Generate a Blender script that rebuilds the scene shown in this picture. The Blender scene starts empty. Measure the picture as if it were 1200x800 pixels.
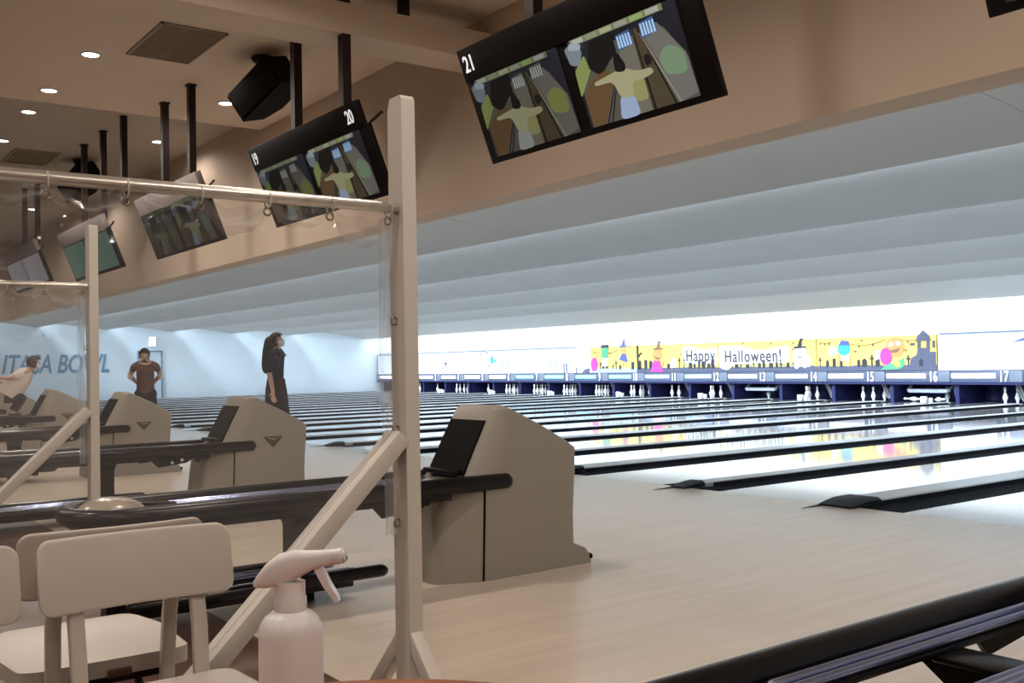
import bpy, bmesh, math, random
from mathutils import Vector, Matrix
random.seed(7)
PI = math.pi
scene = bpy.context.scene
COL = scene.collection

# ------------------------------------------------------------------ helpers
def new_mat(name, color, rough=0.5, metal=0.0, spec=0.5, var=0.0, scale=(8, 8, 8), bump=0.0,
            emit=None, estr=0.0, coat=0.0, bscale=60):
    m = bpy.data.materials.new(name); m.use_nodes = True
    nt = m.node_tree; b = nt.nodes['Principled BSDF']
    b.inputs['Base Color'].default_value = (*color, 1)
    b.inputs['Roughness'].default_value = rough
    b.inputs['Metallic'].default_value = metal
    b.inputs['Specular IOR Level'].default_value = spec
    b.inputs['Coat Weight'].default_value = coat
    if emit:
        b.inputs['Emission Color'].default_value = (*emit, 1); b.inputs['Emission Strength'].default_value = estr
    tc = nt.nodes.new('ShaderNodeTexCoord')
    if var > 0:
        mp = nt.nodes.new('ShaderNodeMapping'); mp.inputs['Scale'].default_value = scale
        nz = nt.nodes.new('ShaderNodeTexNoise'); nz.inputs['Scale'].default_value = 1.0; nz.inputs['Detail'].default_value = 4
        mx = nt.nodes.new('ShaderNodeMix'); mx.data_type = 'RGBA'
        nt.links.new(tc.outputs['Object'], mp.inputs[0]); nt.links.new(mp.outputs[0], nz.inputs['Vector'])
        mx.inputs[6].default_value = (*[c * (1 - var) for c in color], 1)
        mx.inputs[7].default_value = (*[min(1, c * (1 + var)) for c in color], 1)
        nt.links.new(nz.outputs[0], mx.inputs[0]); nt.links.new(mx.outputs[2], b.inputs['Base Color'])
    if bump > 0:
        n2 = nt.nodes.new('ShaderNodeTexNoise'); n2.inputs['Scale'].default_value = bscale
        bp = nt.nodes.new('ShaderNodeBump'); bp.inputs['Strength'].default_value = bump
        nt.links.new(tc.outputs['Object'], n2.inputs['Vector'])
        nt.links.new(n2.outputs[0], bp.inputs['Height']); nt.links.new(bp.outputs[0], b.inputs['Normal'])
    return m

def wood_planks(name, dark, light, plank, rough, coat, grain=0.35):
    """boards running along Y"""
    m = bpy.data.materials.new(name); m.use_nodes = True
    nt = m.node_tree; N = nt.nodes; L = nt.links; b = N['Principled BSDF']
    b.inputs['Roughness'].default_value = rough; b.inputs['Coat Weight'].default_value = coat
    b.inputs['Coat Roughness'].default_value = 0.05
    tc = N.new('ShaderNodeTexCoord')
    br = N.new('ShaderNodeTexBrick'); mp = N.new('ShaderNodeMapping')
    mp.inputs['Rotation'].default_value = (0, 0, PI / 2)
    L.new(tc.outputs['Object'], mp.inputs[0]); L.new(mp.outputs[0], br.inputs['Vector'])
    br.inputs['Scale'].default_value = 1; br.inputs['Brick Width'].default_value = 1.9
    br.inputs['Row Height'].default_value = plank; br.inputs['Mortar Size'].default_value = 0.0012
    mean = [(a + c) / 2 for a, c in zip(dark, light)]
    br.inputs['Color1'].default_value = (*dark, 1); br.inputs['Color2'].default_value = (*light, 1)
    br.inputs['Mortar'].default_value = (*[c * .8 for c in dark], 1)
    m2 = N.new('ShaderNodeMapping'); m2.inputs['Scale'].default_value = (9, .55, 1)
    nz = N.new('ShaderNodeTexNoise'); nz.inputs['Scale'].default_value = 1.6; nz.inputs['Detail'].default_value = 6
    L.new(tc.outputs['Object'], m2.inputs[0]); L.new(m2.outputs[0], nz.inputs['Vector'])
    rmp = N.new('ShaderNodeValToRGB')
    rmp.color_ramp.elements[0].position = .3; rmp.color_ramp.elements[1].position = .75
    rmp.color_ramp.elements[0].color = (*[c * (1 - grain) for c in mean], 1)
    rmp.color_ramp.elements[1].color = (*[min(1, c * (1 + grain * .5)) for c in mean], 1)
    L.new(nz.outputs[0], rmp.inputs[0])
    mx = N.new('ShaderNodeMix'); mx.data_type = 'RGBA'; mx.inputs[0].default_value = .55
    L.new(br.outputs[0], mx.inputs[6]); L.new(rmp.outputs[0], mx.inputs[7]); L.new(mx.outputs[2], b.inputs['Base Color'])
    return m

class MB:
    """collects shapes into one mesh"""
    def __init__(s): s.bm = bmesh.new()
    def box(s, c, size, rot=None, bev=0.0, seg=2):
        r = bmesh.ops.create_cube(s.bm, size=1)
        vs = r['verts']
        M = Matrix.Translation(c) @ (rot.to_4x4() if rot else Matrix()) @ Matrix.Diagonal((*size, 1))
        bmesh.ops.transform(s.bm, matrix=M, verts=vs)
        if bev:
            es = list({e for v in vs for e in v.link_edges})
            bmesh.ops.bevel(s.bm, geom=es, offset=bev, segments=seg, affect='EDGES', profile=.5)
        return s
    def beam(s, a, b, w, h, up=(0, 0, 1), bev=0.0):
        a, b, up = Vector(a), Vector(b), Vector(up)
        d = (b - a); L = d.length; d.normalize()
        x = d.cross(up).normalized(); u = x.cross(d).normalized()
        R = Matrix((x, d, u)).transposed()
        return s.box((a + b) / 2, (w, L, h), R, bev)
    def cyl(s, a, b, r, n=16, r2=None):
        a, b = Vector(a), Vector(b); d = b - a
        q = d.to_track_quat('Z', 'Y')
        M = Matrix.Translation((a + b) / 2) @ q.to_matrix().to_4x4()
        bmesh.ops.create_cone(s.bm, cap_ends=True, segments=n, radius1=r, radius2=r if r2 is None else r2, depth=d.length, matrix=M)
        return s
    def sph(s, c, r, n=16, sc=(1, 1, 1), rot=None):
        M = Matrix.Translation(c) @ (rot.to_4x4() if rot else Matrix()) @ Matrix.Diagonal((*sc, 1))
        bmesh.ops.create_uvsphere(s.bm, u_segments=n, v_segments=max(6, n // 2), radius=r, matrix=M)
        return s
    def loft(s, rings, cap=True, closed=True):
        vs = [[s.bm.verts.new(p) for p in r] for r in rings]
        n = len(rings[0])
        for a, b in zip(vs, vs[1:]):
            for i in range(n if closed else n - 1):
                j = (i + 1) % n
                try: s.bm.faces.new((a[i], a[j], b[j], b[i]))
                except ValueError: pass
        if cap and closed:
            s.bm.faces.new(list(reversed(vs[0]))); s.bm.faces.new(vs[-1])
        return s
    def lathe(s, prof, c=(0, 0, 0), n=20):
        rings = [[(c[0] + r * math.cos(2 * PI * k / n), c[1] + r * math.sin(2 * PI * k / n), c[2] + z) for k in range(n)] for r, z in prof]
        return s.loft(rings)
    def tube(s, pts, r, n=10, sx=1.0, sz=1.0, roundcap=True):
        """sweep an ellipse along pts (r scaled sx sideways, sz upwards)"""
        P = [Vector(p) for p in pts]
        rad = [r] * len(P)
        if roundcap:
            def capo(a, b):
                d = (a - b).normalized(); o = []
                for t in (.35, .7, .92, 1.0):
                    o.append((a + d * r * sx * t, r * max(.05, math.sqrt(max(0, 1 - t * t)))))
                return o
            c0 = capo(P[0], P[1]); c1 = capo(P[-1], P[-2])
            P2 = [p for p, _ in reversed(c0)] + P + [p for p, _ in c1]
            rad = [q for _, q in reversed(c0)] + rad + [q for _, q in c1]
            P = P2
        rings = []
        for i, p in enumerate(P):
            t = (P[min(i + 1, len(P) - 1)] - P[max(i - 1, 0)]).normalized()
            up = Vector((0, 0, 1)) if abs(t.z) < .95 else Vector((0, 1, 0))
            x = t.cross(up).normalized(); u = x.cross(t).normalized()
            rings.append([p + x * math.cos(2 * PI * k / n) * rad[i] * sx + u * math.sin(2 * PI * k / n) * rad[i] * sz for k in range(n)])
        return s.loft(rings)
    def prism(s, pts, axis, lo, hi):
        """extrude 2-D polygon along axis; pts are the other two coords in order"""
        def mk(p, t):
            q = list(p); q.insert(axis, t); return q
        return s.loft([[mk(p, lo) for p in pts], [mk(p, hi) for p in pts]])
    def torus(s, c, R, r, rot=None, n=18, m=8):
        M = Matrix.Translation(c) @ (rot.to_4x4() if rot else Matrix())
        g = [[s.bm.verts.new(M @ Vector(((R + r * math.cos(2 * PI * j / m)) * math.cos(2 * PI * i / n), (R + r * math.cos(2 * PI * j / m)) * math.sin(2 * PI * i / n), r * math.sin(2 * PI * j / m)))) for j in range(m)] for i in range(n)]
        for i in range(n):
            for j in range(m):
                s.bm.faces.new((g[i][j], g[(i + 1) % n][j], g[(i + 1) % n][(j + 1) % m], g[i][(j + 1) % m]))
        return s
    def build(s, name, mat, parent=None, smooth=35, loc=None):
        me = bpy.data.meshes.new(name)
        bmesh.ops.recalc_face_normals(s.bm, faces=s.bm.faces[:])
        if smooth:
            for f in s.bm.faces: f.smooth = True
            lim = math.radians(smooth)
            for e in s.bm.edges:
                if len(e.link_faces) == 2 and e.calc_face_angle(0) > lim: e.smooth = False
        s.bm.to_mesh(me); s.bm.free()
        o = bpy.data.objects.new(name, me); COL.objects.link(o)
        if mat: me.materials.append(mat)
        if parent: o.parent = parent
        if loc: o.location = loc
        return o

def tag(o, label=None, cat=None, group=None, kind=None):
    if label: o['label'] = label
    if cat: o['category'] = cat
    if group: o['group'] = group
    if kind: o['kind'] = kind
    return o
def thing(name, label, cat, loc=(0, 0, 0), rz=0, group=None):
    o = bpy.data.objects.new(name, None); COL.objects.link(o)
    o.location = loc; o.rotation_euler = (0, 0, rz); o.empty_display_size = .1
    return tag(o, label, cat, group)
def struct(name, mb, mat, smooth=35):
    return tag(mb.build(name, mat, None, smooth), kind='structure')
def copy_tree(o, parent=None):
    c = o.copy(); COL.objects.link(c)
    if parent: c.parent = parent
    for ch in o.children: copy_tree(ch, c)
    return c
def text_mesh(name, body, size, mat, parent, M, extrude=.004, shear=0.0, bold=0.0, spacing=1.0, align='CENTER', sx=1.0, kind=None):
    cu = bpy.data.curves.new(name, 'FONT'); cu.body = body; cu.size = size; cu.extrude = extrude
    cu.shear = shear; cu.offset = bold; cu.align_x = align; cu.align_y = 'BOTTOM_BASELINE'; cu.space_character = spacing
    t = bpy.data.objects.new('tmp', cu); COL.objects.link(t)
    dg = bpy.context.evaluated_depsgraph_get()
    me = bpy.data.meshes.new_from_object(t.evaluated_get(dg))
    bpy.data.objects.remove(t)
    me.transform(M @ Matrix.Diagonal((sx, 1, 1, 1)))
    me.materials.clear(); me.materials.append(mat); me.name = name
    o = bpy.data.objects.new(name, me); COL.objects.link(o)
    if parent: o.parent = parent
    return o
def basis(x, y, z, o): # matrix from axes and origin
    return Matrix(((x[0], y[0], z[0], o[0]), (x[1], y[1], z[1], o[1]), (x[2], y[2], z[2], o[2]), (0, 0, 0, 1)))
def round_poly(pts, rad, n=4):
    out = []
    N = len(pts)
    for i in range(N):
        p0, p, p1 = Vector(pts[i - 1]), Vector(pts[i]), Vector(pts[(i + 1) % N])
        a, b = (p0 - p), (p1 - p)
        r = min(rad if not isinstance(rad, (list, tuple)) else rad[i], a.length * .45, b.length * .45)
        a.normalize(); b.normalize()
        s, e = p + a * r, p + b * r
        for k in range(n + 1):
            t = k / n
            out.append(tuple((1 - t) ** 2 * s + 2 * t * (1 - t) * p + t * t * e))
    return out
def skin(name, verts, edges, mat, parent, sub=2, root=0):
    """continuous organic surface grown on a skeleton; verts = (x,y,z,rx,ry)"""
    me = bpy.data.meshes.new(name)
    me.from_pydata([v[:3] for v in verts], edges, [])
    o = bpy.data.objects.new('tmp', me); COL.objects.link(o)
    md = o.modifiers.new('s', 'SKIN'); md.use_smooth_shade = True
    sv = me.skin_vertices[0].data if me.skin_vertices else None
    if sv is None:
        bpy.context.view_layer.objects.active = o
        me.attributes.new  # noqa
    for i, v in enumerate(verts):
        me.skin_vertices[0].data[i].radius = (v[3], v[4] if len(v) > 4 else v[3])
        me.skin_vertices[0].data[i].use_root = (i == root)
    sb = o.modifiers.new('u', 'SUBSURF'); sb.levels = sub; sb.render_levels = sub
    dg = bpy.context.evaluated_depsgraph_get()
    m2 = bpy.data.meshes.new_from_object(o.evaluated_get(dg))
    bpy.data.objects.remove(o)
    for p in m2.polygons: p.use_smooth = True
    m2.materials.clear(); m2.materials.append(mat); m2.name = name
    r = bpy.data.objects.new(name, m2); COL.objects.link(r); r.parent = parent
    return r

# ------------------------------------------------------------------ camera (fitted: f=1194 px at 1200 wide)
F_PX, YAW, PIT, ROL = 1194.3, 0.6334, 0.0226, -0.0190
CAM = Vector((4.293, -6.615, 1.123))
cy, sy = math.cos(YAW), math.sin(YAW)
Fw = Vector((-cy, sy, 0)); Rt = Vector((sy, cy, 0)); Up = Vector((0, 0, 1))
F2 = Fw * math.cos(PIT) + Up * math.sin(PIT); U2 = Up * math.cos(PIT) - Fw * math.sin(PIT)
R3 = Rt * math.cos(ROL) + U2 * math.sin(ROL); U3 = U2 * math.cos(ROL) - Rt * math.sin(ROL)
cd = bpy.data.cameras.new('camera'); cd.sensor_width = 36; cd.lens = F_PX / 1200 * 36; cd.clip_start = .05; cd.clip_end = 200
co = bpy.data.objects.new('camera', cd); COL.objects.link(co)
co.matrix_world = basis(R3, U3, -F2, CAM)
scene.camera = co

# ------------------------------------------------------------------ materials
M = {}
M['approach'] = wood_planks('approach_wood', (.66, .56, .455), (.74, .63, .52), .06, .28, .25, .16)
M['lane'] = wood_planks('lane_wood', (.29, .28, .27), (.35, .335, .32), .027, .10, .5, .10)
M['seatfloor'] = wood_planks('seating_floor', (.085, .036, .022), (.12, .052, .032), .12, .35, .2, .3)
M['gutter'] = new_mat('gutter_black', (.006, .007, .011), .6, spec=.2, var=.2)
M['cap'] = new_mat('cap_grey', (.46, .47, .49), .35, var=.06, scale=(3, .5, 3))
M['capbox'] = new_mat('cap_end_black', (.006, .006, .008), .55, spec=.25, bump=.05)
M['subfloor'] = new_mat('subfloor', (.02, .02, .022), .8)
M['beige_wall'] = new_mat('beige_paint', (.60, .49, .39), .75, var=.03, scale=(.6, .6, .6), bump=.02)
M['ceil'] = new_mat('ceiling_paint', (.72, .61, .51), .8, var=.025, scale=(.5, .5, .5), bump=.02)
M['ceil_shaded'] = new_mat('ceiling_paint_shaded', (.42, .365, .315), .8, var=.025, scale=(.5, .5, .5), bump=.02)  # same ceiling paint, with the dimmer light of the recess put into its colour
M['baffle'] = new_mat('baffle_white', (.58, .565, .54), .6, var=.05, scale=(.4, 1.2, 1), bump=.02)
M['wall_blue'] = new_mat('pale_wall', (.80, .89, .96), .7, var=.02, scale=(.5, .5, .5))
M['white_panel'] = new_mat('white_masking', (.88, .89, .90), .5)
M['seam'] = new_mat('seam_grey', (.45, .55, .62), .6)
M['rail_dark'] = new_mat('rail_slate', (.16, .20, .30), .5)
M['fascia'] = new_mat('fascia_slate', (.085, .10, .16), .45, var=.08)
M['joint'] = new_mat('joint_grey', (.17, .19, .25), .5)
M['pit'] = new_mat('pit_navy', (.012, .014, .085), .7)
M['pad'] = new_mat('curtain_grey', (.42, .43, .46), .6, var=.15)
M['sweep'] = new_mat('sweep_grey', (.36, .38, .44), .4)
M['pin'] = new_mat('pin_white', (.88, .88, .87), .25, coat=.3)
M['pin_red'] = new_mat('pin_stripe_red', (.55, .05, .05), .3)
M['hood'] = new_mat('hood_taupe', (.30, .275, .235), .45, var=.03, scale=(3, 3, 3), bump=.03, bscale=200)
M['hood_tan'] = new_mat('dome_tan', (.42, .36, .28), .22, coat=.4)
M['black'] = new_mat('rack_black', (.005, .004, .005), .28, spec=.3, coat=.06)
M['black_matte'] = new_mat('matte_black', (.003, .002, .002), .7, spec=.1)
M['rail_tube'] = new_mat('rail_dark_chrome', (.40, .45, .70), .22, metal=.9)
M['bolt'] = new_mat('bolt_steel', (.75, .75, .75), .25, metal=.8)
M['post'] = new_mat('post_white', (.64, .585, .52), .5, var=.03, scale=(4, 4, 4), bump=.03)
M['pipe'] = new_mat('pipe_steel', (.68, .64, .58), .28, metal=.85)
M['ring'] = new_mat('ring_white', (.6, .56, .5), .4)
M['hook'] = new_mat('hook_brass', (.30, .22, .14), .35, metal=.8)
M['chair'] = new_mat('chair_white', (.53, .465, .41), .42, var=.025, scale=(5, 5, 5), bump=.03)
M['chair_metal'] = new_mat('chair_frame_dark', (.035, .025, .022), .35, metal=.6)
M['plate'] = new_mat('plate_brown', (.10, .06, .04), .4)
M['plastic'] = new_mat('bottle_white', (.75, .72, .715), .35, spec=.5)
M['table'] = new_mat('table_red_brown', (.33, .10, .035), .3, var=.12, scale=(3, 20, 3), coat=.3)
M['mon'] = new_mat('monitor_black', (.005, .003, .003), .5, spec=.2)
M['mon_sheen'] = new_mat('monitor_header_sheen', (.36, .33, .33), .5)  # light reflected off the far headers, painted as a grey base
M['pole'] = new_mat('pole_dark_brown', (.018, .008, .007), .5, spec=.3)
M['vent'] = new_mat('vent_bronze', (.26, .19, .12), .5)
M['vent_frame'] = new_mat('vent_rim', (.30, .235, .17), .5)
M['trim'] = new_mat('downlight_rim', (.45, .36, .28), .4)
M['lamp'] = new_mat('lamp_glow', (1, .95, .9), .5, emit=(1, .95, .9), estr=9)
M['txt'] = new_mat('number_white', (.9, .9, .9), .5, emit=(.9, .93, 1), estr=.55)
M['txt_blue'] = new_mat('lettering_blue', (.13, .27, .40), .5)
M['door'] = new_mat('door_pale', (.60, .67, .74), .6)
M['door_edge'] = new_mat('door_frame_grey', (.18, .22, .30), .6)
M['skinc'] = new_mat('skin', (.50, .32, .24), .5)
M['hair'] = new_mat('hair_black', (.012, .012, .016), .5)
M['brown_cloth'] = new_mat('brown_cloth', (.105, .06, .05), .85, var=.15, scale=(20, 20, 20))
M['white_cloth'] = new_mat('white_cloth', (.70, .62, .57), .85, var=.05, scale=(20, 20, 20))
M['navy_cloth'] = new_mat('navy_cloth', (.012, .014, .04), .85)
M['black_cloth'] = new_mat('black_cloth', (.016, .012, .014), .85)
M['maskw'] = new_mat('face_mask', (.70, .72, .76), .8)
M['shoe'] = new_mat('shoe_dark', (.04, .03, .03), .5)
def flat(name, c, e=0.0, rough=.6):
    return new_mat(name, c, rough, emit=c if e else None, estr=e)
# clear vinyl
vm = bpy.data.materials.new('clear_vinyl'); vm.use_nodes = True
nt = vm.node_tree; nt.nodes.remove(nt.nodes['Principled BSDF'])
tr = nt.nodes.new('ShaderNodeBsdfTransparent'); gl = nt.nodes.new('ShaderNodeBsdfGlossy'); df = nt.nodes.new('ShaderNodeBsdfDiffuse')
tl = nt.nodes.new('ShaderNodeBsdfTranslucent')
gl.inputs['Roughness'].default_value = .06; gl.inputs['Color'].default_value = (.9, .9, .9, 1)
tr.inputs['Color'].default_value = (.965, .965, .96, 1); df.inputs['Color'].default_value = (.8, .8, .82, 1)
lw = nt.nodes.new('ShaderNodeLayerWeight'); lw.inputs['Blend'].default_value = .25
mp_ = nt.nodes.new('ShaderNodeMath'); mp_.operation = 'MULTIPLY_ADD'; mp_.inputs[1].default_value = .5; mp_.inputs[2].default_value = .015
m1 = nt.nodes.new('ShaderNodeMixShader'); m2 = nt.nodes.new('ShaderNodeMixShader'); m2.inputs[0].default_value = .075
nt.links.new(lw.outputs['Fresnel'], mp_.inputs[0]); nt.links.new(mp_.outputs[0], m1.inputs[0])
nt.links.new(tr.outputs[0], m1.inputs[1]); nt.links.new(gl.outputs[0], m1.inputs[2])
nt.links.new(m1.outputs[0], m2.inputs[1]); nt.links.new(df.outputs[0], m2.inputs[2])
nt.links.new(m2.outputs[0], nt.nodes['Material Output'].inputs[0])
M['vinyl'] = vm

# ------------------------------------------------------------------ constants
P = 1.75                      # lane pitch
YM = 16.26                    # masking wall plane
XW = -37.55                   # left wall
XR = 12.0
YB = -14.0
FY = -1.28                    # brown bulkhead plane
FZ = 2.635                    # its bottom edge
ZC, ZC2 = 4.31, 4.51
def lane_left(n): return -P * (22 - n)       # left edge of lane n
def pairc(k): return -.35 - 3.5 * k          # centre of ball return k (k=0: lanes 21/22)

# ------------------------------------------------------------------ room shell
struct('floor', MB().box(((XW + XR) / 2, (0 - 4.95) / 2, -.06), (XR - XW, 4.95, .12)), M['approach'])
struct('floor_seating', MB().box(((XW + XR) / 2, (YB - 4.95) / 2, -.06), (XR - XW, -4.95 - YB, .12)), M['seatfloor'])
struct('floor_under', MB().box(((XW + XR) / 2, 9.2, -.2), (XR - XW, 18.4, .1)), M['subfloor'])
struct('wall_left', MB().box((XW - .1, 2, 2.4), (.2, 32.4, 5.2)), M['wall_blue'])
struct('wall_right', MB().box((XR + .1, 2, 2.4), (.2, 32.4, 5.2)), M['beige_wall'])
struct('wall_back', MB().box(((XW + XR) / 2, YB - .1, 2.4), (XR - XW, .2, 5.2)), M['beige_wall'])
# bulkhead across the foul line
struct('wall_bulkhead', MB().box(((XW + XR) / 2, (FY - .98) / 2, (FZ + 4.8) / 2), (XR - XW, FY * -1 - .98, 4.8 - FZ)), M['beige_wall'])
# ceilings of the seating side
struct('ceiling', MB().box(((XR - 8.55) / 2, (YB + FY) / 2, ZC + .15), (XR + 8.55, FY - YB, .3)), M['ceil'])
struct('ceiling_recess', MB().box(((XW - 8.55) / 2, (YB + FY) / 2, ZC2 + .1), (-8.55 - XW, FY - YB, .2)), M['ceil_shaded'])
def ceil_beam(name, x0, x1):
    struct(name, MB().box(((x0 + x1) / 2, (YB + FY) / 2, 3.98), (x1 - x0, FY - YB, .26), bev=.012), M['ceil'])
ceil_beam('trim_1', -3.59, -3.14)
ceil_beam('trim_2', -25.2, -24.4)

# baffled ceiling over the lanes
EY = [-.85, 1.70, 4.25, 6.80, 9.35, 11.90, 15.60]
def EZ(y): return 2.905 - .0265 * y if y < 15 else 2.41
prof = []
for k in range(len(EY) - 1):
    y0, y1 = EY[k], EY[k + 1]; z0 = EZ(y0) + .15; z1 = EZ(y1)
    up, dn = [], []
    for j in range(15):
        t = j / 14; y = y0 + (y1 - y0) * t
        z = z0 + (z1 - z0) * (t ** 2.5)
        dn.append((y, z)); up.append((y, z + .03))
    struct('ceiling_baffle' if k == 0 else 'ceiling_baffle.%03d' % k, MB().prism(dn + list(reversed(up)), 0, XW, XR), M['baffle'])
struct('ceiling_far', MB().box(((XW + XR) / 2, (15.6 + 18.4) / 2, 2.70), (XR - XW, 18.4 - 15.6, .2)), M['baffle'])
struct('ceiling_deck', MB().box(((XW + XR) / 2, 8.6, 3.6), (XR - XW, 19.3, .1)), M['baffle'])
# seams on the baffles
mb = MB()
for k in range(1, len(EY) - 1):
    for q in range(-5, 2):
        x = q * 7.2 + .4 * k
        y0, y1 = EY[k - 1], EY[k]; pts = []
        for j in range(8):
            t = .25 + .75 * j / 7; y = y0 + (y1 - y0) * t; z = EZ(y0) + .15 + (EZ(y1) - EZ(y0) - .15) * t ** 2.5
            pts.append((y, z))
        poly = [(y, z - .0015) for y, z in pts] + [(y, z + .004) for y, z in reversed(pts)]
        mb.prism(poly, 0, x - .004, x + .004)
struct('trim_3', mb, new_mat('baffle_seam', (.42, .42, .42), .7))

# far masking wall above the posters
struct('wall_far', MB().box(((XW + XR) / 2, YM + .16, 2.14), (XR - XW, .2, .96)), M['white_panel'])
mb = MB()
for q in range(-11, 4):
    mb.box((q * 3.5 + 1.13 - P, YM + .056, 2.36), (.012, .012, .2))
struct('trim_4', mb, M['seam'])
struct('trim_5', MB().box(((-37.3 - 23.1) / 2, YM - .01, 1.682), (14.2, .03, .03)).box(((-9.42 + XR) / 2, YM - .01, 1.665), (XR + 9.42, .03, .035)), M['rail_dark'])

# ------------------------------------------------------------------ lanes, dividers, pits
ORD = {1: 'first', 2: 'second', 3: 'third', 4: 'fourth', 5: 'fifth', 6: 'sixth', 7: 'seventh', 8: 'eighth', 9: 'ninth', 10: 'tenth'}
NUM = {11: 'eleven', 12: 'twelve', 13: 'thirteen', 14: 'fourteen', 15: 'fifteen', 16: 'sixteen', 17: 'seventeen'}
def lane_words(n):
    if n <= 10: return '%s lane from the left wall' % ORD[n]
    return 'lane numbered %s' % NUM.get(n, 'beyond seventeen')
LANES = list(range(1, 25))
for n in LANES:
    x0 = lane_left(n)
    w = ('%s, running to the pins' % lane_words(n)) if n <= 17 else \
        {18: 'lane just right of the one numbered seventeen', 19: 'second lane right of the one numbered seventeen', 20: 'lane starting just right of the nearest hood',
         21: 'lane between the two nearest divider ends', 22: 'lane nearest of all, right of the nearest divider', 23: 'lane beyond the right edge of the picture', 24: 'lane farthest right, outside the picture'}[n]
    o = MB().box((0, YM / 2 + .55, -.05), (1.05, YM + 1.1, .1)).build('bowling_lane', M['lane'], None, 0, (x0 + .525, 0, 0))
    tag(o, 'pale wooden ' + w, 'bowling lane', 'bowling lanes side by side')

def make_divider(wide):
    """cap and two gutters; x = 0 is the left edge of the lane on its right"""
    t = thing('lane_divider', '', 'lane divider', (0, 0, 0), 0, 'dividers between the lanes')
    cr = -.38 if wide else -.34; cl = -.66 if wide else -.49
    for nm, x0, x1 in (('gutter', cr, 0), ('gutter', -.70, cl)):
        gw = x1 - x0; pr = []
        for j in range(9):
            a = PI * j / 8
            pr.append((x0 + gw / 2 - gw / 2 * math.cos(a), -.006 - .085 * math.sin(a)))
        pr += [(x1, -.12), (x0, -.12)]
        MB().prism([(p[0], p[1]) for p in pr], 1, 0.0, YM + .1).build(nm, M['gutter'], t)
    cp = [(cl, -.12), (cr, -.12), (cr, .026), (cr - .008, .034), (cl + .008, .034), (cl, .026)]
    MB().prism(cp, 1, 0.09, YM - .15).build('cap', M['cap'], t)
    MB().box((cr + .002, YM / 2, -.035), (.006, YM - .6, .115)).build('cap_side', M['gutter'], t)
    # black end piece at the foul line with a sloping nose
    a_, b_ = cl - .005, cr + .03
    L1 = .27 if wide else .16
    sec = lambda y, h, a, b: [(a, y, 0.001), (b, y, 0.001), (b, y, h * .7), (b - .03, y, h), (a + .03, y, h), (a, y, h * .7)]
    MB().loft([sec(-.10, .016, a_ + .01, b_ - .01), sec(.0, .040, a_, b_), sec(.07, .052, a_, b_), sec(L1, .055, a_, b_)]).build('end_cap', M['capbox'], t)
    MB().loft([[(a_ + .03, -.33, .001), (a_ + .033, -.33, .001), (a_ + .033, -.33, .003), (a_ + .03, -.33, .003)], [(a_ + .01, -.04, .001), (a_ + .06, -.04, .001), (a_ + .06, -.04, .010), (a_ + .01, -.04, .010)]]).build('tip', M['capbox'], t)
    return t
div0 = {True: make_divider(True), False: make_divider(False)}; used_ = set()
for n in LANES:          # divider to the left of lane n
    wd_ = n % 2 == 0
    t = div0[wd_] if wd_ not in used_ else copy_tree(div0[wd_])
    used_.add(wd_)
    t.location = (lane_left(n), 0, 0)
    if n == 1: w = 'against the left wall'
    elif n <= 10: w = 'between %s and %s lanes from the left wall' % (ORD[n - 1], ORD[n])
    elif n <= 17: w = 'between lanes numbered %s and %s' % (NUM.get(n - 1, 'ten'), NUM[n])
    else: w = {18: 'just right of lane numbered seventeen', 19: 'second right of lane numbered seventeen', 20: 'with its start just behind the nearest hood',
               21: 'second nearest, right of the near hood', 22: 'nearest and widest, at the right', 23: 'just outside the right edge', 24: 'farthest right, outside the picture'}[n]
    t['label'] = 'grey capped lane divider ' + w

# pins
def pin_mesh():
    pr = [(.0255, 0), (.0286, .012), (.036, .06), (.0605, .114), (.0600, .125), (.0555, .155), (.039, .205), (.0245, .25), (.0228, .262), (.0250, .29), (.0305, .325), (.0323, .343), (.030, .360), (.021, .375), (.008, .381), (.001, .381)]
    return MB().lathe(pr, n=14)
pin0 = pin_mesh().build('bowling_pin', M['pin'])
pin0.data.materials.append(M['pin_red'])
for f in pin0.data.polygons:
    z = sum(pin0.data.vertices[v].co.z for v in f.vertices) / len(f.vertices)
    f.material_index = 1 if .25 < z < .262 else 0
YH = 16.42
def pin_pos(n, k):
    rows = {1: (0, 0), 2: (-1, 1), 3: (1, 1), 4: (-2, 2), 5: (0, 2), 6: (2, 2), 7: (-3, 3), 8: (-1, 3), 9: (1, 3), 10: (3, 3)}
    a, b = rows[k]
    return (lane_left(n) + .525 + a * .1524, YH + b * .264)
RACK = {17: (3, 6), 15: (2, 3, 6), 14: (2, 4, 1, 3), 13: (5,), 12: (1, 2, 3), 11: (2, 3), 10: (1, 2, 3, 5, 6), 9: (1, 2, 3, 4, 5, 6), 8: (1, 2, 3, 4, 5, 6, 7, 9), 7: (1, 2, 3, 4, 5, 6, 8, 9), 6: (1, 2, 3, 4, 5, 6, 8, 9), 5: (3,), 4: (1, 2, 3, 5, 6), 3: (2, 6), 2: (1, 2, 3, 4, 6), 1: (1, 2, 3, 5), 16: (6,)}
first = [True]
def place_pin(x, y, z, label, group=None, rot=None):
    o = pin0 if first[0] else pin0.copy()
    if not first[0]: COL.objects.link(o)
    first[0] = False
    o.location = (x, y, z)
    if rot: o.rotation_euler = rot
    tag(o, label, 'bowling pin', group)
POSW = ['leftmost', 'second from left', 'third from left', 'fourth from left']
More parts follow.
